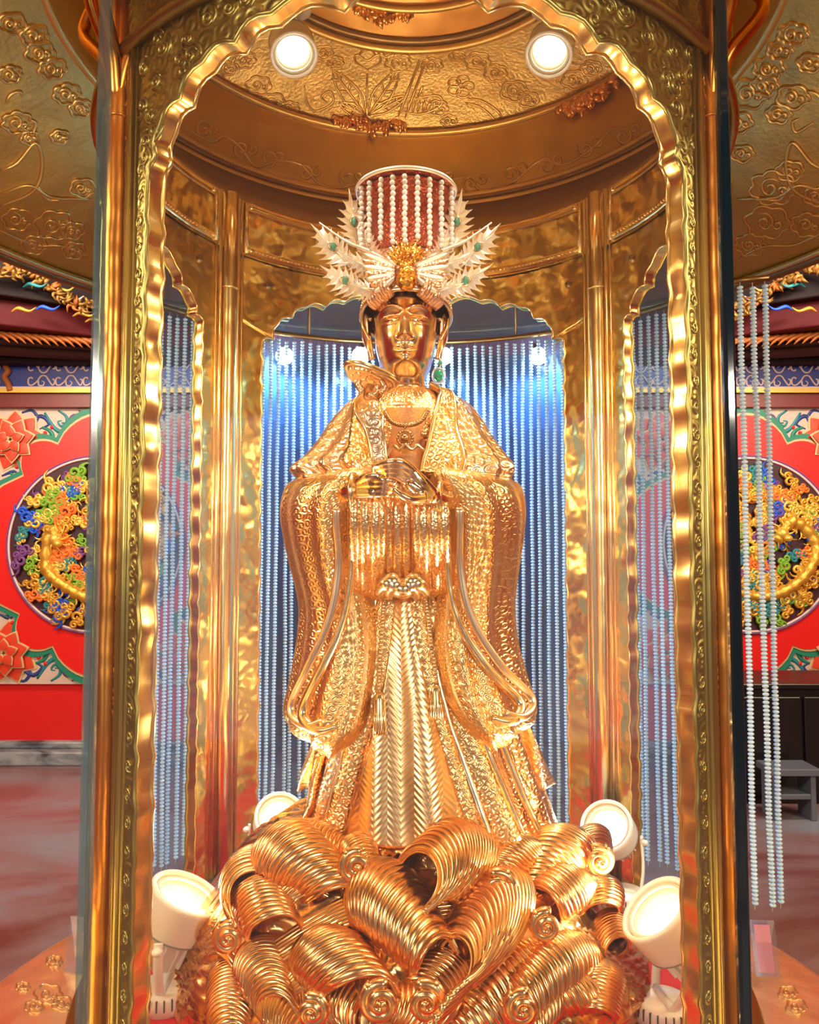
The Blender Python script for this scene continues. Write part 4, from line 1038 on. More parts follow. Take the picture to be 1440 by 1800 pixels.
# inner sleeves falling from the wrists, and the pleated sash between them
def drape(name, cols, m, rad):
    for k, (u0, v0, y0, u1, v1, y1) in enumerate(cols):
        P = smooth_path([V(u0, v0, y0), V(u0 + (u1 - u0) * .25, v0 + (v1 - v0) * .35, y0 + .006), V(u0 + (u1 - u0) * .6, v0 + (v1 - v0) * .7, y0 * .4 + y1 * .6), V(u1, v1, y1)], 30)
        vv, ff = tube(P, np.interp(np.linspace(0, 1, 30), [0, .12, .7, .94, 1], [.5, 1, 1.12, 1.0, .25]) * rad, 14, flat=((0, 1, 0), .8))
        S(add(name, vv, ff, m, ST, True, [(a[0], a[2]) for a in vv]))
drape('inner_sleeve_fold', [(622 + 9.5 * k, 874, -.262 + .004 * (k % 2), 624 + 9 * k, 1046 + 2 * k, -.180 + .004 * (k % 2)) for k in range(6)], STATL, .0105)
drape('inner_sleeve_fold', [(782 - 9.5 * k, 884, -.262 + .004 * (k % 2), 784 - 9 * k, 1044 + 2 * k, -.180 + .004 * (k % 2)) for k in range(6)], STATL, .0105)
drape('sash_pleat', [(680 + 9 * k, 872, -.236 + .004 * (k % 2), 684 + 8 * k, 1050, -.180 + .004 * (k % 2)) for k in range(7)], STATL, .0098)
mbk = MB()
for k, (dx, dz) in enumerate(((-34, -4), (34, -4), (-26, 14), (26, 14), (-44, 8), (44, 8))):
    mbk.put(*tube(smooth_path([V(708, 1034, -.215), V(708 + dx * .6, 1030 + dz * .4 - 8, -.225), V(708 + dx, 1036 + dz, -.20)], 14), np.interp(np.linspace(0, 1, 14), [0, .5, 1], [.012, .016, .008]), 10))
mbk.put(*sphere(.024, 16, 10, .8, V(708, 1034, -.215)))
S(mbk.build('sash_knot', TRIM, ST))
bsv, bsf = sphere(.0052, 8, 6)
for pts, n in (([(652, 1050), (650, 1100), (652, 1150)], 18), ([(676, 1050), (672, 1100), (668, 1160), (666, 1216)], 28), ([(748, 1052), (754, 1095), (758, 1140)], 16), ([(762, 1052), (770, 1095), (775, 1136)], 16), ([(758, 1140), (764, 1170), (766, 1202)], 11)):
    mb = MB()
    for u, w in smooth_path(pts, n):
        p = on_body(u, w, .018); mb.put([tuple(np.array(q) + p) for q in bsv], bsf)
    S(mb.build('beaded_cord', TRIM, ST))
for (u, w0, w1) in ((667, 1216, 1290), (766, 1202, 1258)):
    a, b = on_body(u, w0, .018), on_body(u + 1, w1, .020)
    mb = MB(); mb.put(*tube(smooth_path([a, (a + b) / 2, b], 12), np.interp(np.linspace(0, 1, 12), [0, .15, 1], [.006, .010, .012]), 12))
    for k in range(6): mb.put(*tube([a + np.array([(k - 2.5) * .003, -.010, -.012]), b + np.array([(k - 2.5) * .0042, -.012, 0])], .0018, 5))
    S(mb.build('tassel', TRIM, ST))
# chest: collar, inner robe panel, necklaces
S(add('collar', *tube([V(712, 700, -.01)[0] and (V(712, 700, -.01)[0] + .075 * math.sin(a), -.02 - .075 * math.cos(a), V(712, 706, -.08)[2] - .016 * math.cos(a)) for a in np.linspace(0, 2 * pi, 60, endpoint=False)], .014, 10, closed=True), STAT, ST))
vv = []; uu = []
for j in range(24):
    t = j / 23; w = 716 + 128 * t
    for i in range(15):
        s = i / 14; u = (678 - 2 * t) + (756 - 2 * t - (678 - 2 * t)) * s; y = -.108 - .048 * t - .014 * math.sin(pi * s)
        p = V(u, w, y); vv.append(p); uu.append((p[0], p[2]))
S(add('chest_panel', vv, [(j * 15 + i, j * 15 + i + 1, (j + 1) * 15 + i + 1, (j + 1) * 15 + i) for j in range(23) for i in range(14)], mat('plain_chest_gold', (1.0, .60, .36), .3, 1, [('noise', 200, .2)]), ST, True, uu))
P = smooth_path([V(676, 808, -.165), V(690, 784, -.165), V(702, 790, -.17), V(712, 782, -.172), V(724, 790, -.17), V(734, 783, -.168), V(748, 794, -.165)], 50)
S(add('bodice_edge', *tube(P, .0035, 8), TRIM, ST))
mb = MB()
for u, w in smooth_path([(676, 724), (688, 741), (712, 748), (738, 741), (752, 722)], 24):
    mb.put([tuple(np.array(q) * .95 + np.array(V(u, w, -.150))) for q in bsv], bsf)
S(mb.build('necklace', mat('dark_gold_bead', (.62, .36, .16), .25, 1), ST))
mb = MB(); c = np.array(V(712, 770, -.152))
for k in range(16): mb.put([tuple(np.array(q) * .62 + c + np.array([.0145 * math.cos(k * pi / 8), 0, .0145 * math.sin(k * pi / 8)])) for q in bsv], bsf)
mb.put(*sphere(.0085, 14, 8, 1, tuple(c + np.array([0, -.002, 0])))); mb.put(*tube([V(712, 749, -.152), tuple(c + np.array([0, 0, .016]))], .0016, 6))
S(mb.build('round_pendant', mat('pendant_gold', (.80, .50, .22), .22, 1), ST))
mb = MB(); c = np.array(V(747, 763, -.150)); mb.put(*sphere(.0085, 12, 8, 1.1, tuple(c))); mb.put(*tube([V(749, 728, -.145), tuple(c)], .0016, 6))
S(mb.build('drop_pendant', MATS['pendant_gold'], ST))
# scarf ends that float out beside the hem
def ribbon(name, pts, wid, m, amp=.01):
    P = smooth_path(pts, 30)
    vv, ff, uu = grid(lambda a, b: tuple(P[int(round(b * 29))] + np.array([wid * (a - .5) * (.5 + .8 * b), amp * math.sin(a * 9 + b * 5), wid * .25 * (a - .5)])), 16, 30)
    return S(solid(add(name, vv, ff, m, ST, True, [(p[0], p[2]) for p in vv]), .005, 0))
ribbon('scarf_end', [V(884, 1236, -.02), V(908, 1290, -.05), V(922, 1345, -.06), V(936, 1388, -.05)], .075, STAT, .012)
ribbon('scarf_end', [V(560, 1280, -.02), V(556, 1320, -.05), V(550, 1350, -.05), V(546, 1384, -.04)], .04, STAT, .010)
ribbon('scarf_end', [V(880, 1300, -.10), V(884, 1340, -.12), V(900, 1380, -.12), V(930, 1410, -.10)], .05, STATB, .014)
ribbon('scarf_end', [V(566, 1330, -.10), V(560, 1370, -.12), V(562, 1410, -.12), V(548, 1450, -.10)], .045, STATB, .014)
# head and neck: one continuous surface
HY = -.05
HEAD = smooth_rows([(446, 692, 733, .02, .02), (462, 668, 757, .062, .05), (490, 656, 768, .096, .085), (520, 653, 771, .108, .092), (545, 653, 772, .112, .092), (570, 655, 770, .113, .09), (595, 658, 767, .112, .085), (612, 662, 763, .110, .08), (626, 665, 760, .107, .075), (637, 669, 756, .102, .068), (645, 673, 752, .092, .062),
                    (652, 675, 750, .076, .058), (662, 674, 751, .066, .055), (680, 672, 754, .062, .056), (700, 668, 757, .060, .058), (716, 660, 766, .07, .06)], 150)
def G(u, v, cu, cv, su, sv_): return math.exp(-((u - cu) / su) ** 2 - ((v - cv) / sv_) ** 2)
def face(u, v):
    d = 0
    d += .0052 * math.exp(-((u - 712) / 6.5) ** 2) * max(0, min(1, (v - 540) / 20)) * (1 if v < 598 else math.exp(-((v - 598) / 4) ** 2))
    d += .014 * math.exp(-((u - 712) / 7.0) ** 2) * (max(0, (v - 545) / 50) ** 1.6 if v < 597 else math.exp(-((v - 597) / 3.5) ** 2))
    d += .0065 * (G(u, v, 703.5, 598, 4.5, 4) + G(u, v, 720.5, 598, 4.5, 4))
    for c in (686, 738):
        d -= .0115 * G(u, v, c, 560, 18, 10)
        d += .0100 * G(u, v, c, 566, 12, 7)
        d -= .0040 * G(u, v, c, 570 - .010 * (u - c) ** 2, 13, 1.7)
        d -= .0028 * G(u, v, c, 556 + .014 * (u - c) ** 2, 14, 1.7)
        bx = (u - c) / 20; d += .0048 * math.exp(-((v - (543 + 7 * bx * bx)) / 3.0) ** 2) * math.exp(-bx ** 4)
        d += .0045 * G(u, v, c + (u > 712) * 4 - (u < 712) * 4, 598, 15, 16)
    d += .0060 * (G(u, v, 706, 614, 6.5, 3.0) + G(u, v, 718, 614, 6.5, 3.0)) + .0085 * G(u, v, 712, 622, 9, 3.6)
    d -= .0060 * G(u, v, 712, 618 - abs(u - 712) * .08, 14, 1.5)
    d -= .0030 * G(u, v, 712, 606, 3, 4)
    d += .0060 * G(u, v, 712, 635, 11, 7)
    return d
v = []; n = 140
for (pv, xl, xr, fr, bk) in HEAD:
    a = V(xl, pv, -.085); b = V(xr, pv, -.085); cx = (a[0] + b[0]) / 2; hw = (b[0] - a[0]) / 2
    neckring = .0022 * (math.exp(-((pv - 672) / 2.5) ** 2) + math.exp(-((pv - 686) / 2.5) ** 2)) * -1
    for i in range(n):
        ph = 2 * pi * (i / n); ph = ph - .35 * math.sin(ph) * .6
        s, c = math.sin(ph), math.cos(ph)
        x = math.copysign(abs(s) ** .9, s) * hw; y = -math.copysign(abs(c) ** .9, c) * (fr if c > 0 else bk)
        u = (xl + xr) / 2 + x / hw * (xr - xl) / 2
        dd = face(u, pv) * max(0, c) ** .5 if (c > 0 and pv < 650) else 0
        v.append((cx + x + s * neckring, HY + .05 + y - dd - c * neckring, a[2]))
f = [(j * n + i, j * n + (i + 1) % n, (j + 1) * n + (i + 1) % n, (j + 1) * n + i) for j in range(len(HEAD) - 1) for i in range(n)] + [tuple(range(n))]
head = S(add('head', v, f, SKIN, ST))
for sg in (-1, 1):
    ux = 712 + sg * 64
    vv, ff, uu = grid(lambda a, b: (lambda c_: (c_[0] + sg * (.004 + .017 * math.sin(pi * min(1, b * 1.15)) ** .6 * max(0, math.sin(2 * pi * a))) + .002 * math.cos(2 * pi * a), c_[1] + (.020 - .008 * b) * math.cos(2 * pi * a), c_[2]))(V(712 + sg * (61 - 5 * b), 551 + 82 * b, -.005)), 24, 26, cu=True)
    ear = S(add('ear', vv, ff, SKIN, ST))
    P = smooth_path([V(ux - sg * 2, 600, -.03), V(ux + sg * 8, 578, -.028), V(ux + sg * 10, 560, -.022), V(ux + sg * 3, 553, -.02), V(ux - sg * 4, 562, -.03)], 26)
    S(add('ear_rim', *tube(P, .0045, 8), SKIN, ST))
    S(add('ear_lobe', *tube(smooth_path([V(ux, 590, -.025), V(ux - sg * 2, 612, -.03), V(ux - sg * 6, 632, -.03)], 14), np.linspace(.006, .008, 14), 10), SKIN, ST))
mb = MB(); c = V(771, 660, -.045); S(add('emerald_earring', *sphere(.0095, 18, 12, 1.3, c), EMER, ST))
S(add('earring_setting', *tube([(c[0] + .0125 * math.cos(a), c[1] + .003, c[2] + .0155 * math.sin(a)) for a in np.linspace(0, 2 * pi, 32, endpoint=False)], .0028, 8, closed=True), mat('pale_diamond', (.85, .88, .92), .15, .6), ST))
S(add('earring_stud', *sphere(.0056, 12, 8, 1.2, V(774, 638, -.04)), EMERP, ST))
S(add('earring_hook', *tube(smooth_path([V(771, 628, -.035), V(776, 636, -.042), V(772, 650, -.042)], 10), .0014, 6), TRIM, ST))
# hands: tapered fingers rooted in the palm, fused by a remesh
def hand(name, chains, blobs):
    mb = MB()
    for pts, r0 in chains:
        P = smooth_path([V(*p) for p in pts], 18); mb.put(*tube(P, np.interp(np.linspace(0, 1, 18), np.linspace(0, 1, len(r0)), r0), 10)); mb.put(*sphere(r0[-1], 8, 6, 1, tuple(P[-1])))
    for c, r_, s_ in blobs: mb.put(*sphere(r_, 14, 10, s_, V(*c)))
    o = S(add(name, mb.v, mb.f, SKIN, ST))
    m = o.modifiers.new('remesh', 'REMESH'); m.mode = 'VOXEL'; m.voxel_size = .0019; m.use_smooth_shade = True
    m = o.modifiers.new('smooth', 'SMOOTH'); m.factor = .5; m.iterations = 4
    return o
hand('right_hand', [([(596, 872, -.17), (618, 866, -.235), (638, 861, -.268)], [.022, .021, .017]), ([(632, 853, -.270), (656, 850, -.288)], [.013, .011]), ([(632, 866, -.268), (656, 866, -.286)], [.013, .011])] +
     [([(652, 845 + k * 8.5, -.290 + k * .002), (674, 843 + k * 8.5, -.303 + k * .003), (694 - k * 3, 847 + k * 8, -.300 + k * .004)], [.0068, .0062, .0048]) for k in range(4)] +
     [([(630, 848, -.275), (646, 838, -.292), (666, 835, -.300)], [.009, .0075, .0055])], [])
hand('left_hand', [([(796, 880, -.18), (776, 880, -.235), (758, 872, -.272)], [.022, .020, .016]), ([(758, 868, -.276), (740, 848, -.292), (726, 830, -.300)], [.014, .014, .010]), ([(756, 878, -.278), (738, 864, -.292), (722, 852, -.300)], [.012, .012, .009])] +
     [([(726 - k * 1.5, 825 + k * 9, -.304 + k * .004), (704 - k * 2, 812 + k * 8.5, -.316 + k * .004), (682, 812 + k * 8, -.316 + k * .004), (658 + k * 5, 819 + k * 7.5, -.306 + k * .004)], [.0068, .0064, .0058, .0042]) for k in range(4)] +
     [([(746, 876, -.296), (724, 878, -.312), (706, 870, -.318), (694, 860, -.318)], [.010, .0080, .0068, .0052])], [])
for u, w, y in ((622, 864, -.24), (774, 880, -.24)):
    p = np.array(V(u, w, y)); S(add('wrist_cuff', *tube([p + np.array([.004 * math.cos(a), .030 * math.cos(a), .030 * math.sin(a)]) for a in np.linspace(0, 2 * pi, 28, endpoint=False)], .006, 8, closed=True), TRIM, ST))

# ------------------------------------------------------------------ sceptre held in the hands
SCP = root('ruyi_sceptre', 'curved gold sceptre with broad cloud-shaped head held against the shoulder', 'sceptre', loc=V(668, 838, -.235))
sinv = Matrix.Translation([-q for q in V(668, 838, -.235)])
P = smooth_path([V(668, 850, -.275), V(668, 820, -.24), V(664, 785, -.235), V(655, 745, -.24), V(646, 715, -.235), V(646, 695, -.215), V(654, 678, -.20)], 60)
W_ = np.interp(np.linspace(0, 1, 60), [0, .25, .45, .58, .70, .85, 1], [.012, .014, .017, .026, .024, .011, .010])
vv, ff = tube(P, W_, 14, flat=((0.0, 1, .1), .38)); o = add('shaft', vv, ff, STAT, SCP, True, [(p[0], p[2]) for p in vv]); o.matrix_parent_inverse = sinv
for sgn in (-1, 1):
    o = add('shaft_rim', *tube(P + np.array([sgn, 0, 0]) * (W_ * .92)[:, None] + np.array([0, -.004, 0]), .003, 6), TRIM, SCP); o.matrix_parent_inverse = sinv
hc = np.array(V(650, 660, -.21)); ax = np.array([.046, 0, -.010]); ay = np.array([-.004, -.040, .010])
def ruyi(a, b):
    t = 2 * pi * a; q = (1 + .12 * math.cos(3 * t)) * b
    return tuple(hc + ax * q * math.cos(t) + ay * q * math.sin(t) + np.array([0, 0, .014 * (1 - b * b) + .004 * math.sin(9 * t) * b * (1 - b)]))
vv, ff, uu = grid(ruyi, 48, 10, cu=True)
o = solid(add('cloud_head', vv, ff, STAT, SCP, True, [(p[0], p[1]) for p in vv]), .012, -1); o.matrix_parent_inverse = sinv
o = add('cloud_head_rim', *tube([ruyi(a, 1.0) for a in np.linspace(0, 1, 48, endpoint=False)], .0055, 8, closed=True), TRIM, SCP); o.matrix_parent_inverse = sinv
mb = MB()
for pts in ([(638, 688), (630, 678), (632, 668)], [(668, 690), (676, 680), (670, 668)], [(650, 696), (660, 690), (664, 676)]):
    mb.put(*tube(smooth_path([V(u, w, -.215) for u, w in pts], 12), np.linspace(.008, .005, 12), 8))
o = mb.build('neck_scrolls', STAT, SCP); o.matrix_parent_inverse = sinv

# ------------------------------------------------------------------ crown
CRX = V(714, 520, -.02)[0]; CRZ = Z(.505)
CR = root('phoenix_crown', 'rose gold crown with flat round board, white pearl strands and flame-edged jewelled plumes', 'crown', loc=(CRX, -.02, CRZ))
cinv = Matrix.Translation((-CRX, .02, -CRZ))
def Cc(o): o.matrix_parent_inverse = cinv; return o
def ell(prof, seg=64, yc=-.02, ky=1.12):
    v, f, uv = lathe(prof, seg); return [(x + CRX, y * ky + yc, z) for x, y, z in v], f, uv
v, f, uv = ell([(.0925, Z(.500)), (.0945, Z(.512)), (.093, Z(.53)), (.088, Z(.56)), (.082, Z(.59)), (.074, Z(.62)), (.066, Z(.645)), (.001, Z(.66))])
def tz(p): return (p[0], p[1], p[2] + .026 * max(-1, min(1, -(p[1] + .02) / .1065)) * max(0, 1 - (p[2] - Z(.50)) / .12))
Cc(add('cap', [tz(p) for p in v], f, CROWN, CR, True, uv))
Cc(add('band', *tube([tz((CRX + .095 * math.sin(t), -.02 - .1065 * math.cos(t), Z(.503))) for t in np.linspace(0, 2 * pi, 72, endpoint=False)], .0045, 8, closed=True), TRIM, CR))
mb = MB()
for k in range(70):
    t = 2 * pi * k / 70; mb.put([tuple(np.array(q) * .55 + np.array(tz((CRX + .0955 * math.sin(t), -.02 - .107 * math.cos(t), Z(.516))))) for q in bsv], bsf)
Cc(mb.build('band_beading', TRIM, CR))
for k in range(11):
    t = (k - 5) * .30; polys = MB()
    for d in (-1, 1):
        sp = spiral(0, 0, .014, .003, d * 1.2, d * 1.3, 20)
        polys.put(*tube([tz((CRX + .0915 * math.sin(t + (x + d * .012) / .09), -.02 - .1025 * math.cos(t + (x + d * .012) / .09), Z(.543) + y)) for x, y in sp], np.linspace(.0042, .002, 20), 6))
    Cc(polys.build('cap_scroll', CROWN, CR))
BY, BZ, BR = -.052, Z(.757), .103
v, f, uv = ell([(.060, Z(.63)), (.066, Z(.66)), (.074, Z(.70)), (.088, Z(.735)), (.098, BZ - .004)], yc=BY + .01, ky=1.0)
Cc(add('filigree_hat', v, f, REDDOT, CR, True, uv))
v, f, uv = ell([(.001, BZ), (BR, BZ), (BR, BZ + .008), (.001, BZ + .010)], yc=BY, ky=1.0)
Cc(add('board', v, f, REDDOT, CR, False, uv))
Cc(add('board_rim', *tube([(CRX + BR * math.sin(t), BY - BR * math.cos(t), BZ + .004) for t in np.linspace(0, 2 * pi, 72, endpoint=False)], .0042, 8, closed=True), PLUME, CR))
pv_, pf_ = sphere(.0056, 14, 10); p0 = add('pearl', pv_, pf_, PEARL); PD = p0.data; bpy.data.objects.remove(p0)
for i, (u, vt, vb) in enumerate(((634, 331, 443), (649, 322, 438), (670, 316, 431), (691, 312, 436), (712, 310, 442), (734, 312, 428), (755, 316, 442), (776, 321, 442), (796, 331, 442))):
    x = V(u, 318, BY - .07)[0]; dx = max(-.099, min(.099, x - CRX)); y = BY - math.sqrt(max(1e-6, .099 ** 2 - dx * dx)) ; x = CRX + dx
    zt = V(u, vt, y)[2]; zb = V(u, vb, y)[2]; n = int((zt - zb) / .0108)
    sd = Cc(add('pearl_strand', *tube([(x, y, BZ + .002), (x, y, zb)], .0010, 5), TRIM, CR))
    for k in range(n):
        o = bpy.data.objects.new('pearl', PD); COL.objects.link(o); o.parent = sd
        o.location = (x + .0008 * math.sin(k * 1.9 + i), y, zt - k * .0108)
    dr = add('pearl_drop', *tube([(x, y, zt - (n - .6) * .0108), (x, y, zt - (n + .3) * .0108)], [.003, .0015], 8), TRIM, sd)
# plumes with flame edges
def plume(cu, cv, L, W, ang, y, gem=True, n=6):
    c = np.array(V(cu, cv, y)); d = np.array([math.sin(ang), -.18, math.cos(ang)]); d /= np.linalg.norm(d); s = np.cross(d, np.array([0, -1.0, 0])); s /= np.linalg.norm(s); nrm = np.cross(s, d)
    if nrm[1] > 0: nrm = -nrm
    vv = []; ff = []
    def at(t, w, lift=0.0): return c + d * (t - .45) * L + s * w + nrm * (.012 * (1 - min(1, abs(w) / (W * 1.2))) + lift)
    prof = lambda t: W * math.sin(pi * (.10 + .82 * t)) ** .75
    for k in range(n + 1): vv.append(at(k / n, 0))
    for sg in (-1, 1):
        vl = []
        for k in range(n + 1): vl.append(len(vv)); vv.append(at(k / n, sg * prof(k / n) * (.60 if 0 < k < n else .35)))
        for k in range(n):
            t = (k + .75) / n; m1 = len(vv)
            vv.append(at(t - .12 / n, sg * prof(t) * .98, -.001)); vv.append(at(t + .62 / n, sg * prof(t) * 1.36, -.004)); vv.append(at(t + .22 / n, sg * prof(t) * .86, -.001))
            ff += [(k, vl[k], m1), (k, m1, m1 + 2), (m1, m1 + 1, m1 + 2), (k, m1 + 2, vl[k + 1]), (k, vl[k + 1], k + 1)]
    vv.append(at(1.28, 0)); tip = len(vv) - 1
    b0 = n + 1 + n; b1 = n + 1 + (n + 1) + 3 * n + n
    ff += [(n, b0, tip), (n, tip, b1)]
    o = Cc(solid(add('plume', vv, ff, PLUME, CR, False), .003, 0))
    add('midrib', *tube([c - d * .6 * L + nrm * .011, c + nrm * .012, c + d * .6 * L + nrm * .006], [.0035, .003, .001], 6), PLUME, o)
    if gem:
        e = c + d * .05 * L + nrm * .020
        g = add('gem', *sphere(.0062, 12, 8, 1.5, tuple(e)), EMERP, o)
        g = add('gem_ring', *tube([e + s * .0078 * math.cos(a) + d * .0105 * math.sin(a) - nrm * .003 for a in np.linspace(0, 2 * pi, 20, endpoint=False)], .0018, 6, closed=True), TRIM, o)
for sg in (-1, 1):
    X = (lambda u: u) if sg < 0 else (lambda u: 1426 - u)
    plume(X(624), 398, .090, .027, sg * .16, -.045)
    plume(X(588), 441, .086, .027, sg * .78, -.055)
    plume(X(609), 499, .078, .025, sg * 1.05, -.065)
    plume(X(642), 470, .066, .020, sg * 1.15, -.085, False)
    plume(X(650), 440, .060, .018, sg * .35, -.07, False)
    plume(X(648), 512, .055, .018, sg * 1.35, -.09, False)
    # antler-like stalk and wing feathers of the phoenix
    P = smooth_path([V(X(695), 468, -.13), V(X(650), 442, -.11), V(X(610), 425, -.08), V(X(562), 392, -.06)], 30)
    Cc(add('stalk', *tube(P, np.linspace(.0055, .0015, 30), 8), PLUME, CR))
    for k in range(7):
        a = np.array(V(X(694), 470 + k * 3, -.135)); b = np.array(V(X(640 - 3 * k + k * k), 448 + 11 * k, -.12))
        vv, ff, uu = grid(lambda s, t: tuple(a + (b - a) * t + np.array([0, -.006 * math.sin(pi * s), (s - .5) * .020 * math.sin(pi * (.1 + .85 * t)) ** .7])), 7, 12)
        Cc(solid(add('wing_feather', vv, ff, CROWN if k % 2 else PLUME, CR), .002, 0))
    for k in range(8):
        a = np.array(V(X(690 - 4 * k), 520 + 3.2 * k, -.125 + .008 * k)); b = a + np.array([sg * .016, -.012, .034 - .002 * k])
        Cc(add('flame_leaf', *tube(smooth_path([a, (a + b) / 2 + np.array([sg * .008, -.008, 0]), b], 8), np.array([.006, .007, .0065, .006, .005, .004, .003, .001]), 8), CROWN, CR))
pc = np.array(V(715, 486, -.148))
prof = [(.001, -.028), (.012, -.026), (.019, -.016), (.020, -.006), (.017, .008), (.011, .022), (.006, .032), (.004, .040), (.001, .043)]
v, f, uv = lathe(prof, 24); Cc(add('phoenix_body', [tuple(np.array(p) * np.array([1, .8, 1]) + pc) for p in v], f, mat('orange_gold', (1.0, .48, .08), .25, 1, [('dots', 130, .8)]), CR))
mb = MB(); h = np.array(V(717, 447, -.155)); mb.put(*sphere(.0085, 12, 8, 1, tuple(h))); mb.put(*tube([tuple(h), tuple(h + np.array([0, -.018, -.006]))], [.005, .0008], 8)); mb.put(*tube(smooth_path([tuple(pc + np.array([0, 0, .03])), tuple(h)], 6), .006, 8))
for k in range(3): mb.put(*tube([tuple(h), tuple(h + np.array([(k - 1) * .008, .004, .020]))], [.003, .001], 6))
Cc(mb.build('phoenix_head', MATS['orange_gold'], CR))
for k in range(11):
    a = (k - 5) * .19; b0 = np.array(V(715, 470, -.125)); L = .060 - .002 * abs(k - 5)
    e = b0 + np.array([math.sin(a) * L, -.004, math.cos(a) * L])
    Cc(add('tail_feather', *tube(smooth_path([b0, (b0 + e) / 2, e], 8), np.array([.003, .005, .0065, .007, .0065, .005, .003, .0008]), 8, flat=((0, 1, 0), .5)), MATS['orange_gold'], CR))

# ------------------------------------------------------------------ golden wave base
WB = root('wave_base', 'mound of curling golden waves under the statue on red carpet', 'statue base', loc=(SX, 0, ZF))
winv = Matrix.Translation((-SX, 0, -ZF))
def Wv(o): o.matrix_parent_inverse = winv; return o
MR = [(0, Z(-.50)), (.18, Z(-.515)), (.26, Z(-.545)), (.33, Z(-.60)), (.395, Z(-.67)), (.44, Z(-.74)), (.465, Z(-.797))]
mrA = np.array(MR)
def mound(a, b):
    th = 2 * pi * a; r_ = np.interp(b, np.linspace(0, 1, 7), mrA[:, 0]); z = np.interp(b, np.linspace(0, 1, 7), mrA[:, 1])
    sw = th * 1.0 + 2.2 * b + .8 * noise.noise(Vector((3 * math.cos(th), 3 * math.sin(th), b * 3)))
    big = noise.noise(Vector((2.2 * math.cos(th) + 5, 2.2 * math.sin(th), b * 2.5)))
    g = abs(math.sin(sw * 24)) ** .6
    d = (.034 * big + .012 * g) * min(1, b * 4) * (1 if b < .95 else .3)
    r2 = r_ + d
    y = -r2 * math.cos(th); y = y * (1.0 if y < 0 else .72)
    return (SX + r2 * math.sin(th) * 1.0, y, z + d * .5 * (b < .97))
v, f, uv = grid(mound, 360, 70, cu=True)
Wv(add('water_mound', v, f, WAVE, WB, True))
def mound_point(u, v_):
    """pixel -> point on the smooth mound facing the camera"""
    best = None
    for y in np.linspace(-.46, .25, 200):
        p = V(u, v_, y); r_ = math.hypot(p[0] - SX, y / (1.0 if y < 0 else .72))
        zz = np.interp(r_, mrA[:, 0], mrA[:, 1])
        if p[2] <= zz or r_ < .17: return np.array(p)
    return np.array(V(u, v_, -.1))
PH = np.linspace(0, 1, 60)
def wave_profile(curl_deg):
    """back slope, crest, overhanging curl, by integrating the heading"""
    pts = [(0.0, 0.0)]; p = q = 0.0
    for k in range(1, 60):
        t = (k - .5) / 59
        if t < .38: h = 12 + 58 * (t / .38)
        else: h = 70 - (70 + curl_deg) * ((t - .38) / .62) ** .92
        st_ = 1.0 if t < .38 else 1.0 - .62 * (t - .38) / .62
        p += st_ * math.cos(math.radians(h)); q += st_ * math.sin(math.radians(h)); pts.append((p, q))
    A_ = np.array(pts); H = A_[:, 1].max(); A_ /= H; A_[:, 0] -= A_[int(np.argmax(A_[:, 1])), 0]
    return A_
def wave(u, v_, size, wid, yaw, lift=.0, turns=1.0, twist=.3, seed=0, ridges=15, back=.03):
    """a breaking crest: grooves run with the flow; yaw 0 breaks towards the viewer, + to the right"""
    c = mound_point(u, v_) + np.array([0, back, lift])
    fw = np.array([math.sin(yaw), -math.cos(yaw), 0.0]); rt = np.array([math.cos(yaw), math.sin(yaw), 0.0]); up = np.array([0, 0, 1.0])
    nW = ridges * 4 + 1; vv = []
    prof = wave_profile(48 + 72 * turns); size *= 1.16; wid *= 1.15; twist = random.Random(int(seed * 77)).uniform(-.75, .75); fan = int(seed * 10) % 2
    rs = random.Random(int(seed * 100)); amp = [rs.uniform(.5, 1.3) for _ in range(ridges + 2)]; side = rs.choice((-1, 1))
    for j, t in enumerate(PH):
        p, q = prof[j]
        p1 = prof[min(j + 1, 59)]; p0 = prof[max(j - 1, 0)]; tx, tz = p1[0] - p0[0], p1[1] - p0[1]; l = math.hypot(tx, tz) + 1e-9
        nx, nz = -tz / l, tx / l
        for i in range(nW):
            w = i / (nW - 1) * 2 - 1
            x = (w * .5 + .5) * ridges
            sc = 1 - .38 * abs(w - .25 * side) ** 1.7 * (.35 + .65 * t) - .05 * math.sin(2.1 * w + seed)
            sc *= 1 + .16 * max(0, (t - .72) / .28) * (abs(math.sin(x * pi / 2.0)) - .5) * amp[int(x / 2)]
            g = (abs(math.sin(x * pi)) ** .7 - .6) * .048 * amp[int(x)] * (.5 + .5 * min(1, 3 * t))
            wob = .07 * noise.noise(Vector((w * 1.3 + seed * 3.1, t * 2.2, seed)))
            pp = (p * sc + nx * g + wob) * size; qq = (q * sc + nz * g + .6 * wob * t) * size
            ww = w * wid * ((1.45 - 1.0 * t ** 1.1) if fan else (.70 + .55 * math.sin(pi * min(1, t * .75)))) + (twist * 1.6 * t * t + .30 * math.sin(3.6 * t + seed)) * size
            vv.append(c + fw * pp + up * (qq - .34 * size) + rt * ww)
    ff = [(j * nW + i, j * nW + i + 1, (j + 1) * nW + i + 1, (j + 1) * nW + i) for j in range(59) for i in range(nW - 1)]
    o = Wv(add('wave_crest', vv, ff, WAVE, WB)); solid(o, .005, 0)
    for i in (0, nW - 1):
        P = np.array([vv[j * nW + i] for j in range(60)])
        Wv(add('volute_edge', *tube(P, np.linspace(.004, .0035, 60), 7), WAVE, WB))
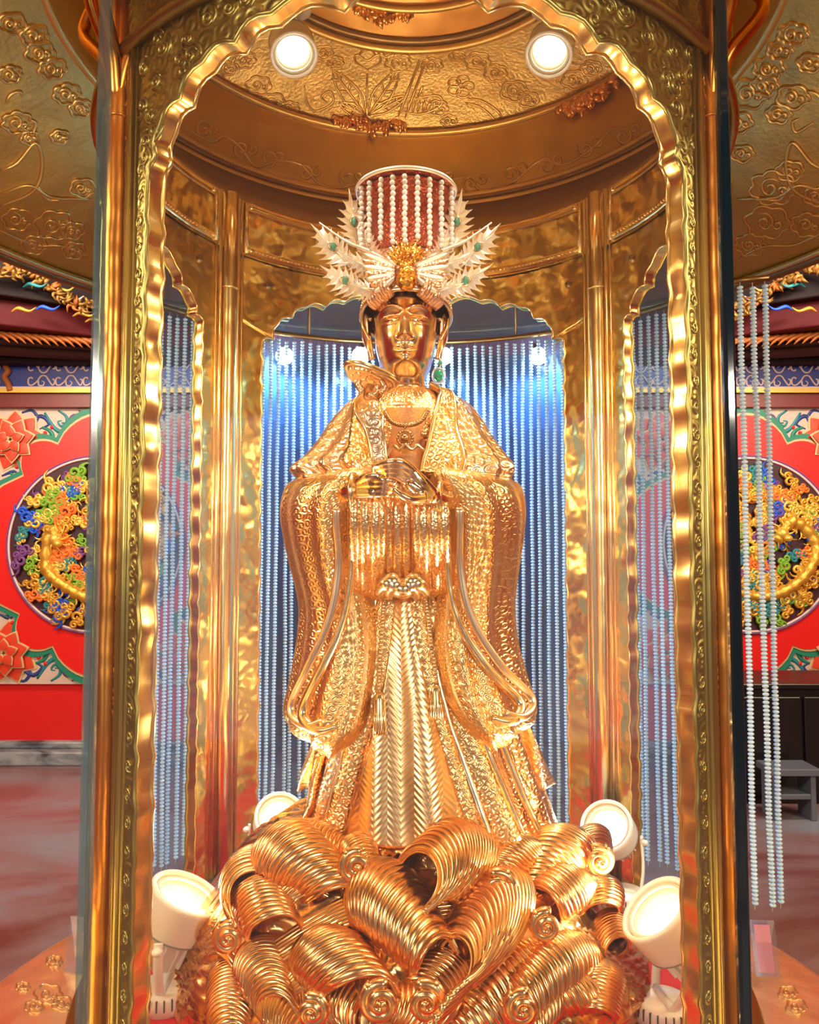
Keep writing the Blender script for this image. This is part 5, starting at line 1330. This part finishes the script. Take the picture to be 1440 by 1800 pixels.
WAVES = [ # u, v, size, width, yaw, lift, curl, twist
    (505, 1580, .135, .085, -.75, .015, .9, .2), (432, 1575, .105, .06, -1.35, .01, 1.3, .2), (580, 1540, .085, .05, -.3, .015, .7, .2),
    (640, 1580, .080, .05, -1.2, .02, 1.9, .1), (812, 1592, .135, .10, .75, .02, 1.3, .3), (735, 1498, .06, .06, .2, .0, .7, .2),
    (905, 1565, .09, .06, .9, .01, 1.4, .2), (985, 1565, .11, .065, 1.0, .01, 1.0, .2), (1045, 1580, .12, .06, 1.45, .0, 1.3, .2),
    (440, 1640, .115, .065, -1.1, .01, 1.4, .2), (385, 1700, .11, .06, -1.5, .0, 1.3, .2), (530, 1640, .095, .06, -.9, .0, .9, .3),
    (690, 1690, .145, .100, -.85, .015, 1.4, -.3), (885, 1690, .142, .092, .9, .015, 1.4, .3),
    (985, 1630, .105, .065, .9, .01, 1.3, .2), (1060, 1620, .10, .055, 1.45, .0, 1.4, .2),
    (1015, 1730, .11, .08, .8, .0, 1.2, .2), (1085, 1690, .085, .05, 1.5, .0, 1.4, .2), (550, 1735, .12, .085, -.9, .0, 1.2, .3),
    (455, 1750, .10, .06, -1.2, .0, 1.4, .2), (655, 1780, .10, .06, -1.0, .0, 1.9, .1), (765, 1780, .09, .05, 1.0, .0, 1.9, .1), (885, 1785, .11, .07, .7, .0, 1.2, .2), (965, 1800, .10, .06, .9, .0, 1.2, .2),
    (590, 1815, .11, .08, -.5, .0, 1.0, .2), (495, 1830, .10, .07, -.9, .0, 1.2, .2), (710, 1840, .10, .09, .0, .0, .9, .2), (835, 1845, .11, .08, .4, .0, 1.1, .2), (400, 1790, .09, .05, -1.4, .0, 1.3, .2), (1060, 1785, .10, .06, 1.3, .0, 1.2, .2)]
for k, w in enumerate(WAVES): wave(*w, seed=k * 1.37 + .5, ridges=17 + k % 6)
# flowing bands between the crests and small spiral volutes
def flow(pts, rad, n=7):
    P0 = smooth_path(pts, 40)
    for k in range(n):
        P = []
        for (u, w) in P0:
            p = mound_point(u, w + (k - n / 2) * 7); P.append(p + np.array([0, -.012, .012]))
        P = np.array(P)
        for _ in range(4): P[1:-1] = (P[:-2] + 2 * P[1:-1] + P[2:]) / 4
        Wv(add('water_strand', *tube(P, np.interp(np.linspace(0, 1, 40), [0, .5, 1], [.3, 1, .4]) * rad, 7), WAVE, WB))
flow([(480, 1690), (560, 1640), (650, 1600), (740, 1590)], .009); flow([(760, 1620), (840, 1610), (930, 1600), (990, 1560)], .008)
flow([(470, 1790), (540, 1720), (620, 1700), (660, 1760)], .009); flow([(830, 1720), (900, 1660), (980, 1680), (1060, 1760)], .009)
flow([(600, 1560), (680, 1540), (720, 1570)], .007, 5); flow([(900, 1500), (950, 1520), (1000, 1580)], .007, 5)
flow([(560, 1480), (620, 1500), (700, 1480)], .007, 5); flow([(820, 1490), (880, 1500), (960, 1480)], .007, 5)
for (u, w, R_, d) in ((632, 1522, .026, 1), (868, 1560, .028, -1), (672, 1745, .026, 1), (748, 1745, .026, -1), (1036, 1512, .024, -1), (945, 1620, .022, 1), (420, 1640, .022, 1), (560, 1760, .02, -1), (905, 1755, .022, 1)):
    c = mound_point(u, w) + np.array([0, -.075, .03]); mb = MB()
    for off in (0, .45):
        sp = spiral(0, 0, R_, .002, off * 2 + 1.2, d * 2.0, 44)
        mb.put(*tube([tuple(c + np.array([x, -.012 * k / 43, z])) for k, (x, z) in enumerate(sp)], np.linspace(.0085, .004, 44), 8))
    Wv(mb.build('spiral_volute', WAVE, WB))

# ------------------------------------------------------------------ acrylic holders on the pedestal
ACR = pane_mat('clear_acrylic', (.93, .92, .96), .03, .10, (.85, .80, .90), .08)
PINKP = mat('pink_leaflet', (.85, .32, .36), .5)
def holder(pts, label, leaflet):
    zb = Z(-.951); a = np.array(onz(*pts[0], zb)); b = np.array(onz(*pts[1], zb))
    R = root('brochure_holder', label, 'brochure holder', loc=tuple(a))
    d = b - a; up = np.array([0, 0, .11]); bk = np.array([0, .06, 0])
    def quad(nm, q, m, t=.003):
        o = add(nm, [tuple(np.array(p) - a) for p in q], [(0, 1, 2, 3)], m, R, False); return solid(o, t, 0)
    quad('front_sheet', [a, b, b + bk * .5 + up, a + bk * .5 + up], ACR); quad('back_sheet', [a + bk, b + bk, b + bk * .5 + up, a + bk * .5 + up], ACR); quad('foot', [a, b, b + bk, a + bk], ACR)
    if leaflet: quad('leaflet', [a + d * .15 + bk * .12 + up * .05, a + d * .8 + bk * .12 + up * .05, a + d * .8 + bk * .46 + up * .92, a + d * .15 + bk * .46 + up * .92], PINKP, .001)
holder(((112, 1708), (150, 1712)), 'clear acrylic holder standing empty on the gold pedestal', False)
holder(((1330, 1716), (1374, 1718)), 'clear acrylic holder with a pink leaflet on the gold pedestal', True)
